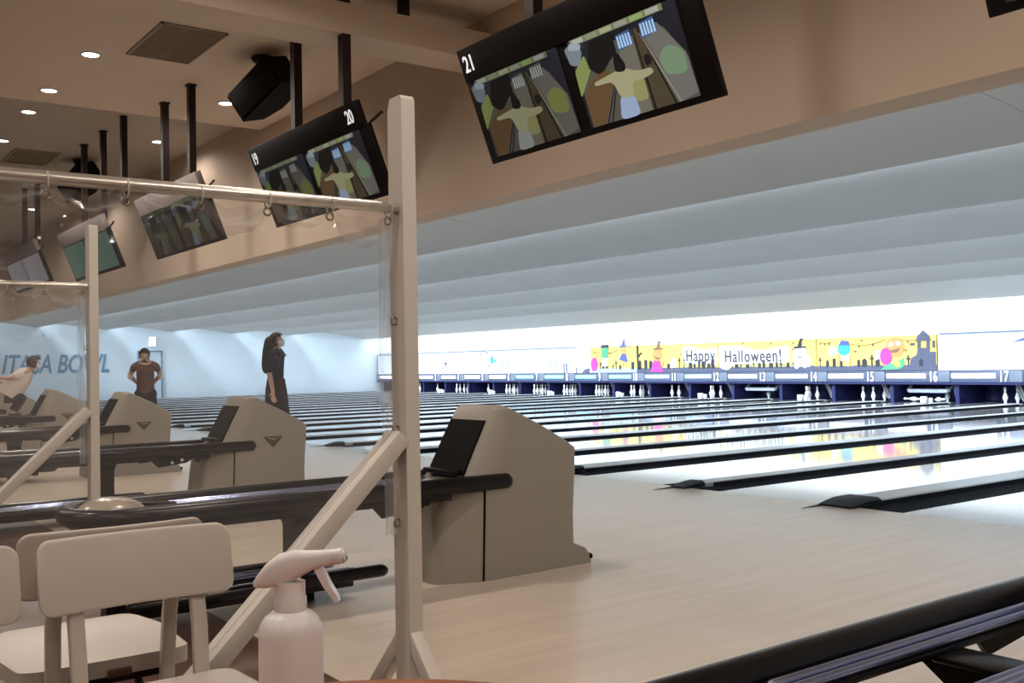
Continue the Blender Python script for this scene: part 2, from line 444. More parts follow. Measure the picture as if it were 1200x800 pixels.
for n, ks in RACK.items():
    ks = sorted(ks, key=lambda k: pin_pos(n, k)[0] + .55 * (pin_pos(n, k)[1] - YH))
    for i, k in enumerate(ks):
        x, y = pin_pos(n, k)
        if len(ks) == 1: place_pin(x, y, 0, 'only white bowling pin standing on the ' + lane_words(n))
        elif len(ks) <= 4 and n >= 11:
            w = 'rightmost' if i == len(ks) - 1 else POSW[i]
            place_pin(x, y, 0, '%s white bowling pin standing on the %s' % (w, lane_words(n)))
        else: place_pin(x, y, 0, 'white bowling pin standing in the rack of the ' + lane_words(n), 'pins on the ' + lane_words(n))
x16 = lane_left(16) + .525
place_pin(x16 + .12, YH + .30, .059, 'white bowling pin lying on its side on the lane numbered sixteen', None, (PI / 2 - .05, 0, 1.15))
place_pin(x16 - .38, YH + .42, .059, 'white bowling pin lying beneath the grey sweep bar of lane sixteen', None, (PI / 2 - .05, 0, -.9))

# pit behind the masking
struct('wall_pit', MB().box(((XW + XR) / 2, 18.35, .3), (XR - XW, .1, 1.2)), M['pit'])
struct('ceiling_pit', MB().box(((XW + XR) / 2, 17.35, .86), (XR - XW, 2.0, .06)), M['pit'])
def make_pit(n, down):
    x0 = lane_left(n)
    t = thing('pinsetter', 'dark pinsetter pit with grey side curtain behind the %s' % lane_words(n), 'pinsetter', (x0 + .525, 0, 0), 0, 'pinsetter pits behind the masking')
    if down: t['label'] = 'dark pinsetter pit with grey sweep bar lowered across the %s' % lane_words(n)
    if n > 17: t['label'] = 'dark pinsetter pit, %s right of the one behind lane seventeen' % ('first', 'second', 'third', 'fourth', 'fifth', 'sixth', 'seventh')[n - 18]
    # kickback partition on the left, between this lane and the next
    MB().box((-.875, YM + 1.0, .32), (.10, 1.7, 1.0)).build('kickback_wall', M['pit'], t)
    MB().box((0, YM + 1.62, -.05), (1.62, 1.0, .1)).build('pit_floor', M['pit'], t)
    c = [(.52, .62)]
    pr = [(YM + .55, .60), (YM + .50, .45), (YM + .47, .28), (YM + .55, .12), (YM + .7, .04), (YM + 1.3, .04), (YM + 1.3, .60)]
    MB().prism(pr, 0, .60, .66).build('side_curtain', M['pad'], t)
    pr = [(x, YM + 1.25 + .03 * math.sin(x * 22), 0) for x in [(-.78 + 1.3 * j / 16) for j in range(17)]]
    m_ = MB()
    m_.loft([[(p[0], p[1], .02) for p in pr] + [(p[0], p[1] + .03, .02) for p in reversed(pr)], [(p[0], p[1], .45) for p in pr] + [(p[0], p[1] + .03, .45) for p in reversed(pr)]])
    m_.build('pit_curtain', M['pit'], t)
    if down:
        MB().box((.02, YM + .30, .28), (1.05, .05, .10), bev=.015).build('sweep_bar', M['sweep'], t)
        MB().beam((.57, YM + .30, .28), (.60, YM + .75, .62), .05, .05).beam((-.52, YM + .30, .28), (-.56, YM + .75, .62), .05, .05).build('sweep_arm', M['sweep'], t)
    else:
        MB().beam((.55, YM + .62, .06), (.50, YM + .35, .55), .035, .05).beam((.48, YM + .62, .06), (.43, YM + .35, .55), .03, .04).build('sweep_arm', M['pad'], t)
    return t
for n in LANES: make_pit(n, n in (13, 16))

# masking units with lit bars and numbers
ZB, ZT = .50, .784
def barmat(n):
    e = {3: ((1, 1, 1), 1.6), 7: ((.25, .85, .9), 1.0), 11: ((.35, .62, .95), .9), 12: ((.35, .62, .95), .9), 13: ((.72, .82, 1), 1.1), 14: ((.72, .82, 1), 1.1), 15: ((1, .88, .97), 1.6), 16: ((1, .86, .97), 1.6), 17: ((1, .97, .95), 1.6)}
    key = 3 if n < 7 else 7 if n <= 10 else n if n <= 17 else 17
    nm = 'score_bar_%d' % key
    if nm in bpy.data.materials: return bpy.data.materials[nm]
    c, s = e[key]; return new_mat(nm, c, .4, emit=c, estr=s)
barw = flat('score_bar_center', (1, 1, 1), 1.5)
for n in LANES:
    xb = -9.141 + (n - 17) * P
    t = thing('lane_sign', '', 'lane sign', (xb, YM, ZB), 0, 'numbered masking units over the pins')
    if n <= 10: t['label'] = 'slate masking unit with lit bar over the ' + lane_words(n)
    elif n <= 17: t['label'] = 'slate masking unit with lit bar, numbered %s' % NUM[n]
    else: t['label'] = 'slate masking unit, %s right of the one numbered seventeen' % ('first', 'second', 'third', 'fourth', 'fifth', 'sixth', 'seventh')[n - 18]
    MB().box((.683, .04, .142), (1.455, .08, .284), bev=.012).build('fascia_panel', M['fascia'], t)
    MB().box((-.19, .03, .142), (.29, .1, .27), bev=.012).build('joint_panel', M['joint'], t)
    MB().box((.54, -.006, .155), (1.077, .02, .115), bev=.008).build('light_bar', barmat(n), t)
    if n in (11, 12, 13, 14): MB().box((.54 + .02, -.014, .155), (.58, .012, .08), bev=.006).build('bar_caption', barw, t)
    text_mesh('lane_number', str(n), .36, M['txt'], t, basis((1, 0, 0), (0, 0, 1), (0, -1, 0), (1.27, -.004, .02)), bold=.003, spacing=1.08, sx=.62)
    MB().box((.537, .03, -.03), (1.744, .05, .05)).build('lower_lip', M['pit'], t)
# white sensor boxes on every second divider cap
for i, n in enumerate((17, 15, 13, 11, 9, 7, 5, 3)):
    t = thing('pin_sensor', 'white sensor boxes on the divider left of the ' + lane_words(n), 'sensor', (lane_left(n) - .35, YM - 1.15, .048), 0, 'pin sensors on the divider caps')
    MB().box((-.07, 0, .075), (.12, .12, .15), bev=.01).build('sensor_box', M['white_panel'], t)
    MB().box((.09, .02, .06), (.07, .08, .12), bev=.01).build('sensor_box', M['white_panel'], t)

# ------------------------------------------------------------------ posters on the masking
C = {}
for k, c in dict(yellow=(.90, .68, .18), lilac=(.42, .50, .68), slate=(.10, .105, .17), ink=(.035, .03, .04), white=(.95, .95, .95), pink=(.80, .06, .36), orange=(.88, .36, .12), teal=(.06, .50, .55), green=(.10, .42, .22), blue=(.10, .13, .45), flesh=(.9, .55, .35), brown=(.28, .15, .08), lightblue=(.45, .62, .78), gold=(.75, .5, .1)).items():
    C[k] = flat('print_' + k, c)
def poster(name, label, x0, x1, z0=ZT + .006, z1=1.655, base='yellow'):
    t = thing(name, label, 'poster', (x0, YM - .012, z0), 0, 'poster panels above the lane numbers')
    MB().box(((x1 - x0) / 2, .02, (z1 - z0) / 2), (x1 - x0, .03, z1 - z0)).build('sheet', C[base] if base != 'paper' else M['white_panel'], t)
    return t, x1 - x0, z1 - z0
class Art:
    def __init__(s, t): s.t = t; s.d = 0
    def poly(s, nm, col, polys, lift=0):
        if 'figure' in nm or 'ghost' in nm or 'hat' in nm or 'shape' in nm or 'spire' in nm or 'blot' in nm or 'smudge' in nm or 'grave' in nm:
            for k, p in enumerate(polys): MB().prism(p, 1, -.004 - .004 * (lift + 1) - .0006 * k, 0.006).build(nm, C[col], s.t, 0)
            return
        mb = MB()
        for k, p in enumerate(polys): mb.prism(p, 1, -.004 - .004 * (lift + 1) - .0001 * k, 0.006)
        return mb.build(nm, C[col], s.t, 0)
def ell(cx, cz, rx, rz, n=16): return [(cx + rx * math.cos(2 * PI * k / n), cz + rz * math.sin(2 * PI * k / n)) for k in range(n)]
def rect(a, b, c, d): return [(a, b), (c, b), (c, d), (a, d)]
def graves(w, seed, top=.30, skip=()):
    r = random.Random(seed); out = []; x = .06
    while x < w - .2:
        ww = r.uniform(.07, .14); h = r.uniform(.24, top + .05); k = r.random()
        if not any(a < x < b for a, b in skip):
            if k < .4: out.append(rect(x, .1, x + ww, h) )
            elif k < .7: out += [rect(x + ww * .35, .1, x + ww * .65, h + .05), rect(x, h - .06, x + ww, h - .02)]
            else: out.append([(x, .1), (x + ww, .1), (x + ww, h - .03), (x + ww * .5, h + .03), (x, h - .03)])
        x += ww + r.uniform(.04, .16)
    return out
def ground(w, seed):
    r = random.Random(seed); pts = [(0, 0), (w, 0)]; x = w
    while x > 0:
        pts.append((x, .12 + r.uniform(0, .035))); x -= .12
    pts.append((0, .13)); return pts
def bats(lst, s=.05):
    o = []
    for x, z in lst: o.append([(x - s, z + s * .5), (x - s * .3, z + s * .1), (x, z + s * .5), (x + s * .3, z + s * .1), (x + s, z + s * .4), (x + s * .2, z - s * .5), (x - s * .2, z - s * .4)])
    return o
def garland(x0, x1, z, sag):
    o = []; N = 10
    for j in range(N):
        a, b = j / N, (j + 1) / N
        za, zb = z - sag * 4 * a * (1 - a), z - sag * 4 * b * (1 - b)
        xa, xb_ = x0 + (x1 - x0) * a, x0 + (x1 - x0) * b
        o.append([(xa, za - .006), (xb_, zb - .006), (xb_, zb + .006), (xa, za + .006)])
        if j % 3 == 1: o.append([(xa, za), (xa + .06, za), (xa + .03, za - .07)])
    return o
def ghost(cx, cz, s):
    return [ell(cx, cz + .28 * s, .2 * s, .22 * s), [(cx - .2 * s, cz + .3 * s), (cx - .22 * s, cz), (cx - .1 * s, cz - .08 * s), (cx + .02 * s, cz), (cx + .14 * s, cz - .06 * s), (cx + .32 * s, cz + .1 * s), (cx + .2 * s, cz + .3 * s)]]
def witch_hat(cx, cz, s): return [[(cx - .2 * s, cz), (cx + .22 * s, cz + .02 * s), (cx + .2 * s, cz + .05 * s), (cx + .07 * s, cz + .07 * s), (cx + .06 * s, cz + .2 * s), (cx + .13 * s, cz + .27 * s), (cx + .02 * s, cz + .28 * s), (cx - .07 * s, cz + .07 * s), (cx - .2 * s, cz + .04 * s)]]
def sx_(px, a=None): pass
XS = [-23.20, -20.05+.48, -16.49, -13.0, -9.45]   # panel seams
XS = [-22.30, -19.98, -16.48, -12.98, -9.48]
# lanes 9-10 panel
t, w, h = poster('halloween_poster', 'yellow poster with green-haired figure and purple-hatted figure, leftmost of the yellow ones', XS[0], XS[1] - .03)
A = Art(t)
A.poly('ground_print', 'lilac', [ground(w, 1)])
A.poly('gravestone_print', 'ink', graves(w, 2, .32, ((.55, .9), (1.5, 1.85))), 0)
A.poly('figure_print', 'white', [rect(.62, .2, .86, .58)], 1); A.poly('figure_print', 'green', [rect(.58, .5, .9, .86), rect(.56, .8, .92, .9)], 2); A.poly('figure_print', 'ink', [rect(.56, .84, .92, .93), rect(.60, .14, .70, .22), rect(.78, .14, .88, .22)], 3)
A.poly('figure_print', 'blue', [[(1.45, .42), (1.85, .34), (1.78, .6), (1.6, .62)], *witch_hat(1.65, .83, .9)], 2); A.poly('figure_print', 'orange', [ell(1.66, .74, .12, .11), rect(1.6, .12, 1.64, .36), rect(1.72, .12, 1.76, .36)], 1)
A.poly('balloon_print', 'pink', [ell(.19, .28, .17, .24)], 2)
A.poly('bat_print', 'brown', bats([(.95, .66), (1.95, .84), (.3, .55)]) + garland(.02, 1.4, .76, .12), 1)
# lanes 11-12
t, w, h = poster('halloween_poster', 'yellow poster reading Happy, with orange figure in pink dress', XS[1], XS[2] - .03)
A = Art(t)
A.poly('ground_print', 'slate', [ground(w, 3)]); A.poly('gravestone_print', 'ink', graves(w, 5, .36, ((.55, 1.3),)) + [[(.0, .1), (.09, .1), (.05, .5), (.06, .87), (-.02, .87)], [(.03, .45), (.2, .62), (.17, .65), (.02, .52)]], 0)
A.poly('figure_print', 'pink', [[(.62, .02), (1.18, .0), (1.1, .2), (.98, .42), (.8, .42), (.7, .25)]], 2)
A.poly('figure_print', 'orange', [ell(.92, .55, .2, .2), ell(1.14, .28, .07, .1)], 3)
A.poly('figure_print', 'brown', [[(.8, .5), (1.05, .46), (1.0, .40), (.88, .42)], *witch_hat(.97, .71, 1.0)], 4)
A.poly('ghost_print', 'white', [*ghost(1.62, .16, .55)], 1)
A.poly('backing_print', 'white', [round_poly([(2.05, .26), (3.45, .2), (3.46, .74), (2.8, .66), (2.45, .8), (2.02, .78)], .1)], 1)
text_mesh('lettering_print', 'Happy', .50, C['ink'], t, basis((1, 0, 0), (0, 0, 1), (0, -1, 0), (2.76, -.016, .33)), sx=.82, spacing=1.15, bold=.004)
A.poly('bat_print', 'brown', bats([(1.95, .55), (.2, .6)]), 1)
# lanes 13-14
t, w, h = poster('halloween_poster', 'yellow poster reading Halloween! with a white ghost in a black hat', XS[2], XS[3] - .03)
A = Art(t)
A.poly('ground_print', 'slate', [ground(w, 8)]); A.poly('gravestone_print', 'ink', graves(w, 9, .26, ((2.75, 3.3),)), 0)
A.poly('backing_print', 'white', [round_poly([(.02, .12), (.35, .04), (.6, .22), (2.5, .22), (2.62, .5), (2.6, .72), (1.5, .60), (.8, .76), (.02, .76)], .1)], 1)
text_mesh('lettering_print', 'Halloween!', .50, C['ink'], t, basis((1, 0, 0), (0, 0, 1), (0, -1, 0), (1.28, -.016, .28)), sx=.80, spacing=1.15, bold=.004)
A.poly('ghost_print', 'white', [*ghost(2.95, .15, 1.15), ell(3.2, .2, .1, .09)], 2)
A.poly('hat_print', 'ink', [*witch_hat(2.95, .62, 1.0), rect(2.88, .36, 3.02, .39)], 3)
A.poly('bat_print', 'brown', bats([(.95, .82), (1.95, .78), (2.72, .78), (2.7, .6)]), 1)
# lanes 15-16
t, w, h = poster('halloween_poster', 'yellow poster with teal-faced figure, orange pumpkin-headed figure and dark castle', XS[3], XS[4] - .03)
A = Art(t)
A.poly('ground_print', 'slate', [ground(w, 11)]); A.poly('gravestone_print', 'ink', graves(w, 14, .32, ((.75, 1.05), (1.95, 2.6))), 0)
A.poly('castle_print', 'slate', [[(2.75, .1), (3.45, .1), (3.45, .45), (3.3, .45), (3.28, .55), (3.0, .55), (2.95, .38), (2.8, .3)], rect(2.98, .5, 3.06, .8), rect(3.22, .5, 3.3, .8), [(2.94, .72), (3.34, .72), (3.3, .84), (3.14, .98), (2.98, .84)], rect(2.78, .62, 2.9, .68), rect(3.38, .55, 3.44, .72)], 2)
A.poly('figure_print', 'white', [rect(.76, .26, 1.0, .46), *ghost(.5, .42, .5), *ghost(2.02-.15, .3, .45)], 1)
A.poly('figure_print', 'teal', [ell(.86, .58, .19, .18)], 2); A.poly('figure_print', 'blue', [[(.7, .68), (1.02, .66), (1.0, .78), (.8, .80)]], 3); A.poly('figure_print', 'orange', [rect(.70, .12, .73, .42), rect(1.03, .12, 1.06, .42), ell(2.35, .58, .26, .25)], 2)
A.poly('figure_print', 'pink', [ell(2.1, .36, .17, .22)], 3)
A.poly('figure_print', 'green', [[(1.95, .02), (2.1, .14), (2.35, .2), (2.58, .3), (2.62, .12), (2.5, .04)]], 4); A.poly('figure_print', 'gold', [ell(2.42, .16, .09, .08)], 5)
A.poly('figure_print', 'white', [ell(2.26, .66, .07, .06), ell(2.46, .68, .07, .06)], 3); A.poly('figure_print', 'brown', [[(2.2, .5), (2.5, .56), (2.44, .46), (2.28, .44)]], 4)
A.poly('garland_print', 'brown', garland(.05, .5, .78, .04) + garland(.75, 2.1, .80, .14) + garland(2.35, 3.2, .82, .08) + bats([(1.4, .78), (2.65, .5), (1.2, .5)]), 1)
# lanes 17-18 and onwards (white)
for i, lab in enumerate(('plain white poster panel right of the yellow ones', 'white poster panel outside the right edge', 'second white poster panel outside the right edge', 'third white poster panel outside the right edge')):
    t, w, h = poster('masking_poster', lab, XS[4] + .005 + 3.5 * i, XS[4] + 3.48 + 3.5 * i, base='paper')
    if i == 0:
        A = Art(t); A.poly('brush_print', 'blue', [[(1.82, .62), (2.1, .72), (2.4, .7), (2.1, .66)]], 0)
# pale posters on the left
LEFTP = [(-37.3, -33.98), (-33.98, -30.48), (-30.48, -26.98), (-26.98, -23.48)]
LL = ['white poster panel at the far left end of the masking', 'white poster panel with a small dark smudge, second from the left wall', 'white poster panel with a teal blot and grey-blue shapes', 'white poster panel with two small grey-blue cones, left of the yellow ones']
for i, (a, b) in enumerate(LEFTP):
    t, w, h = poster('masking_poster', LL[i], a, b - .02, base='paper'); A = Art(t)
    if i == 1: A.poly('smudge_print', 'slate', [ell(2.45, .42, .09, .06), ell(2.42, .3, .05, .03), ell(2.2, .24, .06, .03)])
    if i == 2:
        A.poly('blot_print', 'teal', [ell(2.3, .52, .12, .15), ell(2.1, .3, .06, .04), ell(2.5, .48, .08, .04)])
        A.poly('shape_print', 'lightblue', [[(2.95, .3), (3.12, .3), (3.03, .62)], [(3.2, .3), (3.4, .3), (3.25, .62)]])
        A.poly('smudge_print', 'slate', bats([(1.5, .78), (1.75, .88), (1.95, .8)], .07))
    if i == 3:
        A.poly('shape_print', 'lightblue', [[(2.35, .3), (2.55, .3), (2.42, .58)], [(2.68, .3), (2.9, .3), (2.72, .58)]])
        A.poly('spire_print', 'slate', [rect(3.2, 0, 3.26, .34), rect(3.34, 0, 3.40, .34)])
t, w, h = poster('masking_poster', 'narrow white poster panel with small dark marks beside the first yellow poster', -23.47, XS[0] - .02, base='paper'); A = Art(t)
A.poly('spire_print', 'slate', [rect(.38, 0, .43, .2), [(.7, 0), (1.1, 0), (1.1, .16), (.85, .12)]])

# left end wall: lettering, door with lit sign
lt = thing('wall_lettering', 'large slanted blue letters ITASA BOWL on the pale left end wall', 'lettering', (XW, 0, 1.14))
ly = .30
text_mesh('letters', 'ITASA BOWL', 1.0, M['txt_blue'], lt, basis((0, 1, 0), (0, 0, 1), (1, 0, 0), (.01, 2.42, 0)), extrude=.01, shear=.25, bold=.016, sx=.66)
struct('door_1', MB().box((XW + .02, 5.95, .95), (.04, .86, 1.9)), M['door'])
struct('trim_6', MB().box((XW + .03, 5.49, .95), (.06, .06, 1.96)).box((XW + .03, 6.41, .95), (.06, .06, 1.96)).box((XW + .03, 5.95, 1.93), (.06, .98, .06)), M['door_edge'])
t = thing('exit_sign', 'small lit white sign box above the door in the left end wall', 'sign', (XW + .02, 6.02, 2.18))
MB().box((.05, 0, .14), (.1, .30, .40), bev=.01).build('case', M['door'], t)
MB().box((.105, 0, .14), (.02, .26, .36)).build('lit_panel', flat('lit_white', (1, 1, 1), 2.5), t)

# ------------------------------------------------------------------ ball returns
def make_hood(t, emblem):
    # plan slices: (z, front y, front half width, shoulder y, shoulder half width, rear y, rear half width)
    S = [(0, -.50, .16, -.27, .30, .49, .27), (.035, -.50, .16, -.27, .30, .49, .27), (.09, -.498, .16, -.27, .30, .44, .28), (.125, -.495, .16, -.27, .30, .355, .285),
         (.30, -.475, .16, -.26, .30, .35, .29), (.44, -.45, .17, -.25, .30, .36, .29), (.50, -.40, .18, -.24, .297, .365, .29), (.54, -.315, .195, -.20, .293, .37, .288),
         (.655, -.255, .195, -.16, .29, .375, .285), (.70, -.23, .195, -.14, .288, .31, .28), (.78, -.186, .193, -.10, .28, .17, .27), (.84, -.153, .19, -.09, .27, .05, .262), (.885, -.128, .185, -.085, .255, -.045, .25), (.905, -.113, .17, -.098, .20, -.08, .20)]
    rings = []
    for z, yf, wf, ys, ws, yr, wr in S:
        ws *= .88; wr *= .88; wf = min(wf, ws * .8); ys += .02; yr += .02
        pl = [(-wf, yf), (wf, yf), (ws, ys), (wr, yr), (-wr, yr), (-ws, ys)]
        rings.append([(x, y, z) for x, y in round_poly(pl, [.05, .05, .05, .035, .035, .05], 4)])
    MB().loft(rings).build('hood', M['hood'], t, 28)
    # dark ball opening on the slanted front
    def fp(x, z, off=.008):
        y = -.315 + (z - .54) * (-.153 + .315) / (.84 - .54); return (x, y - off, z + off * .4)
    mb = MB(); q = [fp(-.172, .545), fp(.172, .545), fp(.165, .825), fp(-.165, .825)]; q2 = [fp(a[0], a[2], -.02) for a in q]
    mb.loft([q2, q]); mb.build('ball_opening', M['black_matte'], t)
    MB().box((0, -.335, .56), (.30, .07, .03), bev=.01).build('opening_lip', M['black'], t)
    for s in (-1, 1):
        MB().prism([(-.262, .004), (-.255, .004), (-.236, .50), (-.243, .50)], 0, s * .2625 - .012, s * .2625 + .0035).build('seam_strip', M['black_matte'], t)
    MB().sph((.225, .495, .035), .018, 10).build('bumper', M['black_matte'], t)
    if emblem:
        for s in (-1, 1):
            xx = s * .2565
            e = MB().prism([(.0, .575), (.17, .575), (.085, .485)], 0, xx - .006, xx + .006).build('emblem', M['plate'], t)
            MB().prism([(.02, .572), (.085, .556), (.15, .572), (.085, .545)], 0, xx - .009, xx + .009).build('emblem_wing', M['hood_tan'], e)
def arc(cx, cyy, r, a0, a1, n, z, ry=None):
    return [(cx + r * math.cos(a0 + (a1 - a0) * k / n), cyy + (ry or r) * math.sin(a0 + (a1 - a0) * k / n), z) for k in range(n + 1)]
def make_rack(t):
    zt = .508
    path = [(-.246, -.10, zt), (-.240, -1.0, zt), (-.225, -2.0, zt)] + arc(0, -2.0, .225, PI, 2 * PI, 14, zt)[1:] + [(.240, -1.0, zt), (.246, -.10, zt)]
    MB().tube(path, .043, 14, 1.0, 1.0).build('outer_rail', M['black'], t, 50)
    MB().box((-.165, -1.05, .490), (.09, 1.9, .014), bev=.004).build('deck_panel', M['black'], t)
    MB().box((.13, -1.05, .478), (.16, 1.9, .014), bev=.004).build('deck_panel', M['black'], t)
    for xx, zz in ((-.160, .512), (-.134, .506), (.060, .494), (.085, .497), (.110, .500), (.135, .503), (.160, .508)):
        MB().tube([(xx, -1.74, zz), (xx, -.30, zz + .004)], .0105, 10).build('ball_rail', M['rail_tube'], t, 60)
    for s in (-1, 1):
        MB().box((s * .232, -1.18, .462), (.012, 1.5, .05)).build('side_skirt', M['black'], t)
    for yy in (-1.20, -.42):
        MB().box((-.04, yy, .478), (.19, .11, .016), bev=.006).build('cross_bar', M['black'], t)
    MB().prism(round_poly([(-.23, -1.80), (.23, -1.80), (.23, -2.05), (.12, -2.20), (-.12, -2.20), (-.23, -2.05)], .06), 2, .43, .50).build('rear_deck', M['black'], t)
    rg = []
    for j in range(9):
        a = j / 8 * PI / 2
        rr, zz = math.cos(a), math.sin(a)
        rg.append([(.165 * max(rr, .02) * math.cos(2 * PI * k / 28), -2.06 + (.135 if math.sin(2 * PI * k / 28) < 0 else .17) * max(rr, .02) * math.sin(2 * PI * k / 28), .495 + .085 * zz) for k in range(28)])
    MB().loft(rg).build('dome', M['hood_tan'], t, 60)
    for s in (-1, 1):
        MB().loft([[(s * .14 - .045, -1.97, .5), (s * .14 + .045, -1.97, .5), (s * .14 + .045, -1.97, .535), (s * .14 - .045, -1.97, .535)], [(s * .14 - .02, -1.72, .49), (s * .14 + .02, -1.72, .49), (s * .14 + .02, -1.72, .515), (s * .14 - .02, -1.72, .515)]]).build('rail_cover', M['black'], t)
    mb = MB()
    for k in range(3): mb.box((-.115 + .064 * k, -1.60, .445), (.005, .26, .006))
    for k in range(8): mb.box((-.051, -1.73 + .0371 * k, .445), (.133, .005, .006))
    mb.build('grille', M['black_matte'], t)
    for yy, fl in ((-1.17, .19), (-.40, .12), (-2.02, .15)):
        MB().loft([[(-.045, yy - .06, 0), (.045, yy - .06, 0), (.045, yy + .06, 0), (-.045, yy + .06, 0)], [(-.045, yy - .06, .37), (.045, yy - .06, .37), (.045, yy + .06, .37), (-.045, yy + .06, .37)], [(-fl, yy - .055, .47), (fl, yy - .055, .47), (fl, yy + .055, .47), (-fl, yy + .055, .47)]]).build('pedestal', M['black'], t)
    # lower tier
    for s in (-1, 1):
        MB().tube([(s * .215, -.84, .13), (s * .215, -2.0, .13)], .034, 12, 1.2, .9).build('lower_rail', M['black'], t, 50)
        MB().tube([(s * .14, -.95, .135), (s * .14, -2.0, .125)], .014, 10).build('lower_ball_rail', M['rail_tube'], t, 60)
        MB().tube([(s * .09, -.95, .128), (s * .09, -2.0, .118)], .014, 10).build('lower_ball_rail', M['rail_tube'], t, 60)
    MB().box((0, -1.50, .085), (.40, 1.05, .03), bev=.006).build('lower_deck', M['black'], t)
    for s in (-1, 1):
        b = MB().prism([(-.92, .47), (-.52, .47), (-.62, .41), (-.84, .385)], 0, s * .242 - .006, s * .242 + .006).build('bracket', M['black'], t)
        for yb, zb in ((-.66, .435), (-.735, .418)):
            MB().cyl((s * .246, yb, zb), (s * .256, yb, zb), .013, 10).build('bolt', M['bolt'], b)
        for yb in (-1.0, -1.5):
            MB().cyl((s * .262, yb, .508), (s * .268, yb, .508), .008, 10).build('rail_bolt', M['bolt'], t)
BR = [(3.18, 'black ball return rack cropped at the bottom right corner', False), (-.35, 'taupe ball return with plain side, right of the tall white post', False), (-3.85, 'taupe ball return with winged emblem, in front of the standing woman', True),
      (-7.35, 'taupe ball return with winged emblem, in front of the man in the brown top', True), (-10.85, 'taupe ball return with the child crouching on its rack, at the left edge', True), (-14.35, 'ball return farthest along, hidden behind the one with the child', True)]
for x, lab, em in BR:
    t = thing('ball_return', lab, 'ball return', (x, -3.35, 0), 0, 'ball returns along the approach')
    make_hood(t, em); make_rack(t)

# ------------------------------------------------------------------ partitions with clear vinyl sheets
def partition(px, lab, lab2, ylen, dy=0.0):
    t = thing('screen_frame', lab, 'frame', (px, -4.935 + dy, 0), 0, 'white partition frames between the seats')
    # post 90 x 50, notch-rounded top
    sec = [(-.05, 0), (.04, 0), (.04, 1.985), (.03, 2.0), (-.035, 2.0), (-.05, 1.96)]
    MB().prism([(a, b) for a, b in sec], 1, -.025, .025).build('post', M['post'], t)
    MB().cyl((0, -.02, 1.638), (0, -ylen, 1.638), .019, 18).build('curtain_pipe', M['pipe'], t)
    for bx in (-.0225, .0225): MB().beam((bx, -.03, .90), (bx, -.925, .02), .042, .055, (0, -.7, .7), .004).build('brace_board', M['post'], t)
    MB().box((-.012, -.47, .475), (.006, .01, .01)).build('brace_pin', M['post'], t)
    for s in (-1, 1):
        MB().beam((s * .02, 0, .26), (s * .24, 0, .03), .05, .045, (0, 1, 0), .005).build('foot_brace', M['post'], t)
    MB().box((0, 0, .02), (.62, .07, .04), bev=.005).build('foot', M['post'], t)
    # far post beyond the view
    MB().prism([(a, b) for a, b in sec], 1, -ylen - .025, -ylen + .025).build('post', M['post'], t)
    MB().beam((0, -ylen + .03, .90), (0, -ylen + .925, .02), .085, .055, (0, .7, .7), .006).build('brace', M['post'], t)
    MB().box((0, -ylen, .02), (.62, .07, .04), bev=.005).build('foot', M['post'], t)
    # hooks on the post
    for z in (1.27, .92, .62):
        MB().torus((-.01, -.035, z), .012, .003, Matrix.Rotation(PI / 2, 3, 'Y')).build('post_hook', M['hook'], t)
    # sheet
    s = thing('vinyl_sheet', lab2, 'vinyl sheet', (px, -4.935 + dy, 0), 0, 'clear vinyl sheets hung on the frames')
    ny, nz = 90, 40; rings = []
    rq = [.055 + k * .205 for k in range(int(ylen / .205) + 1)]
    for i in range(nz + 1):
        z = 1.615 - (1.615 - .54) * i / nz; row = []
        for j in range(ny + 1):
            y = -.045 - (ylen - .12) * j / ny
            ph = ((-y - .055) / .205) % 1
            droop = .05 * math.sin(PI * ph) * max(0, 1 - i / 5.0)
            pleat = .012 * math.sin(-y * 24 + 1.5 * math.sin(z * 3)) * (1 if -y < .14 else .25)
            top = .022 * math.sin(PI * ph * 2 + z * 15) * max(0, 1 - i / 6.0)
            row.append((-.015 + pleat + top + .01 * math.sin(y * 5 + z * 2), y, z - droop))
        rings.append(row)
    MB().loft(rings, cap=False, closed=False).build('sheet', M['vinyl'], s, 80)
    rr = []
    for q in range(20):
        z = 1.60 - q * .0535
        rr.append([(-.02 + .010 * math.sin(j * 1.9 + z * 2), -.040 - .010 * j - .004 * math.sin(z * 7), z) for j in range(5)])
    MB().loft(rr, cap=False, closed=False).build('hem', M['hem'], s, 80)
    # slack swags of sheet between the rings
    rnd = random.Random(int(abs(px) * 100))
    for k in range(len(rq) - 1):
        y0, y1 = -rq[k], -rq[k + 1]; sag = (.10, .05, .085, .03, .06, .04, .05, .04, .05, .05, .05)[k % 11]; rws = []
        for a in range(7):
            v = a / 6; row = []
            for b in range(13):
                u = b / 12
                sg = math.sin(PI * u) ** .8
                row.append((.006 + .016 * math.sin(v * 9 + u * 3) * sg, y0 + (y1 - y0) * u, 1.618 - .018 * v - sag * sg * (.25 + .75 * v) + .006 * math.sin(u * 14 + k)))
            rws.append(row)
        MB().loft(rws, cap=False, closed=False).build('swag', M['swag'], s, 80)
    for k, yy in enumerate(rq):
        if yy > ylen - .05: break
        r = MB().torus((0, -yy, 1.628), .0255, .0028, Matrix.Rotation(PI / 2, 3, 'X')).build('ring', M['ring'], s)
        MB().torus((-.006, -yy, 1.594), .0115, .003, Matrix.Rotation(PI / 2, 3, 'Y')).build('eyelet', M['hook'], r)
hm = bpy.data.materials.new('vinyl_hem'); hm.use_nodes = True; nt = hm.node_tree
b_ = nt.nodes['Principled BSDF']; b_.inputs['Base Color'].default_value = (.82, .82, .84, 1); b_.inputs['Roughness'].default_value = .15; b_.inputs['Alpha'].default_value = .35
M['hem'] = hm
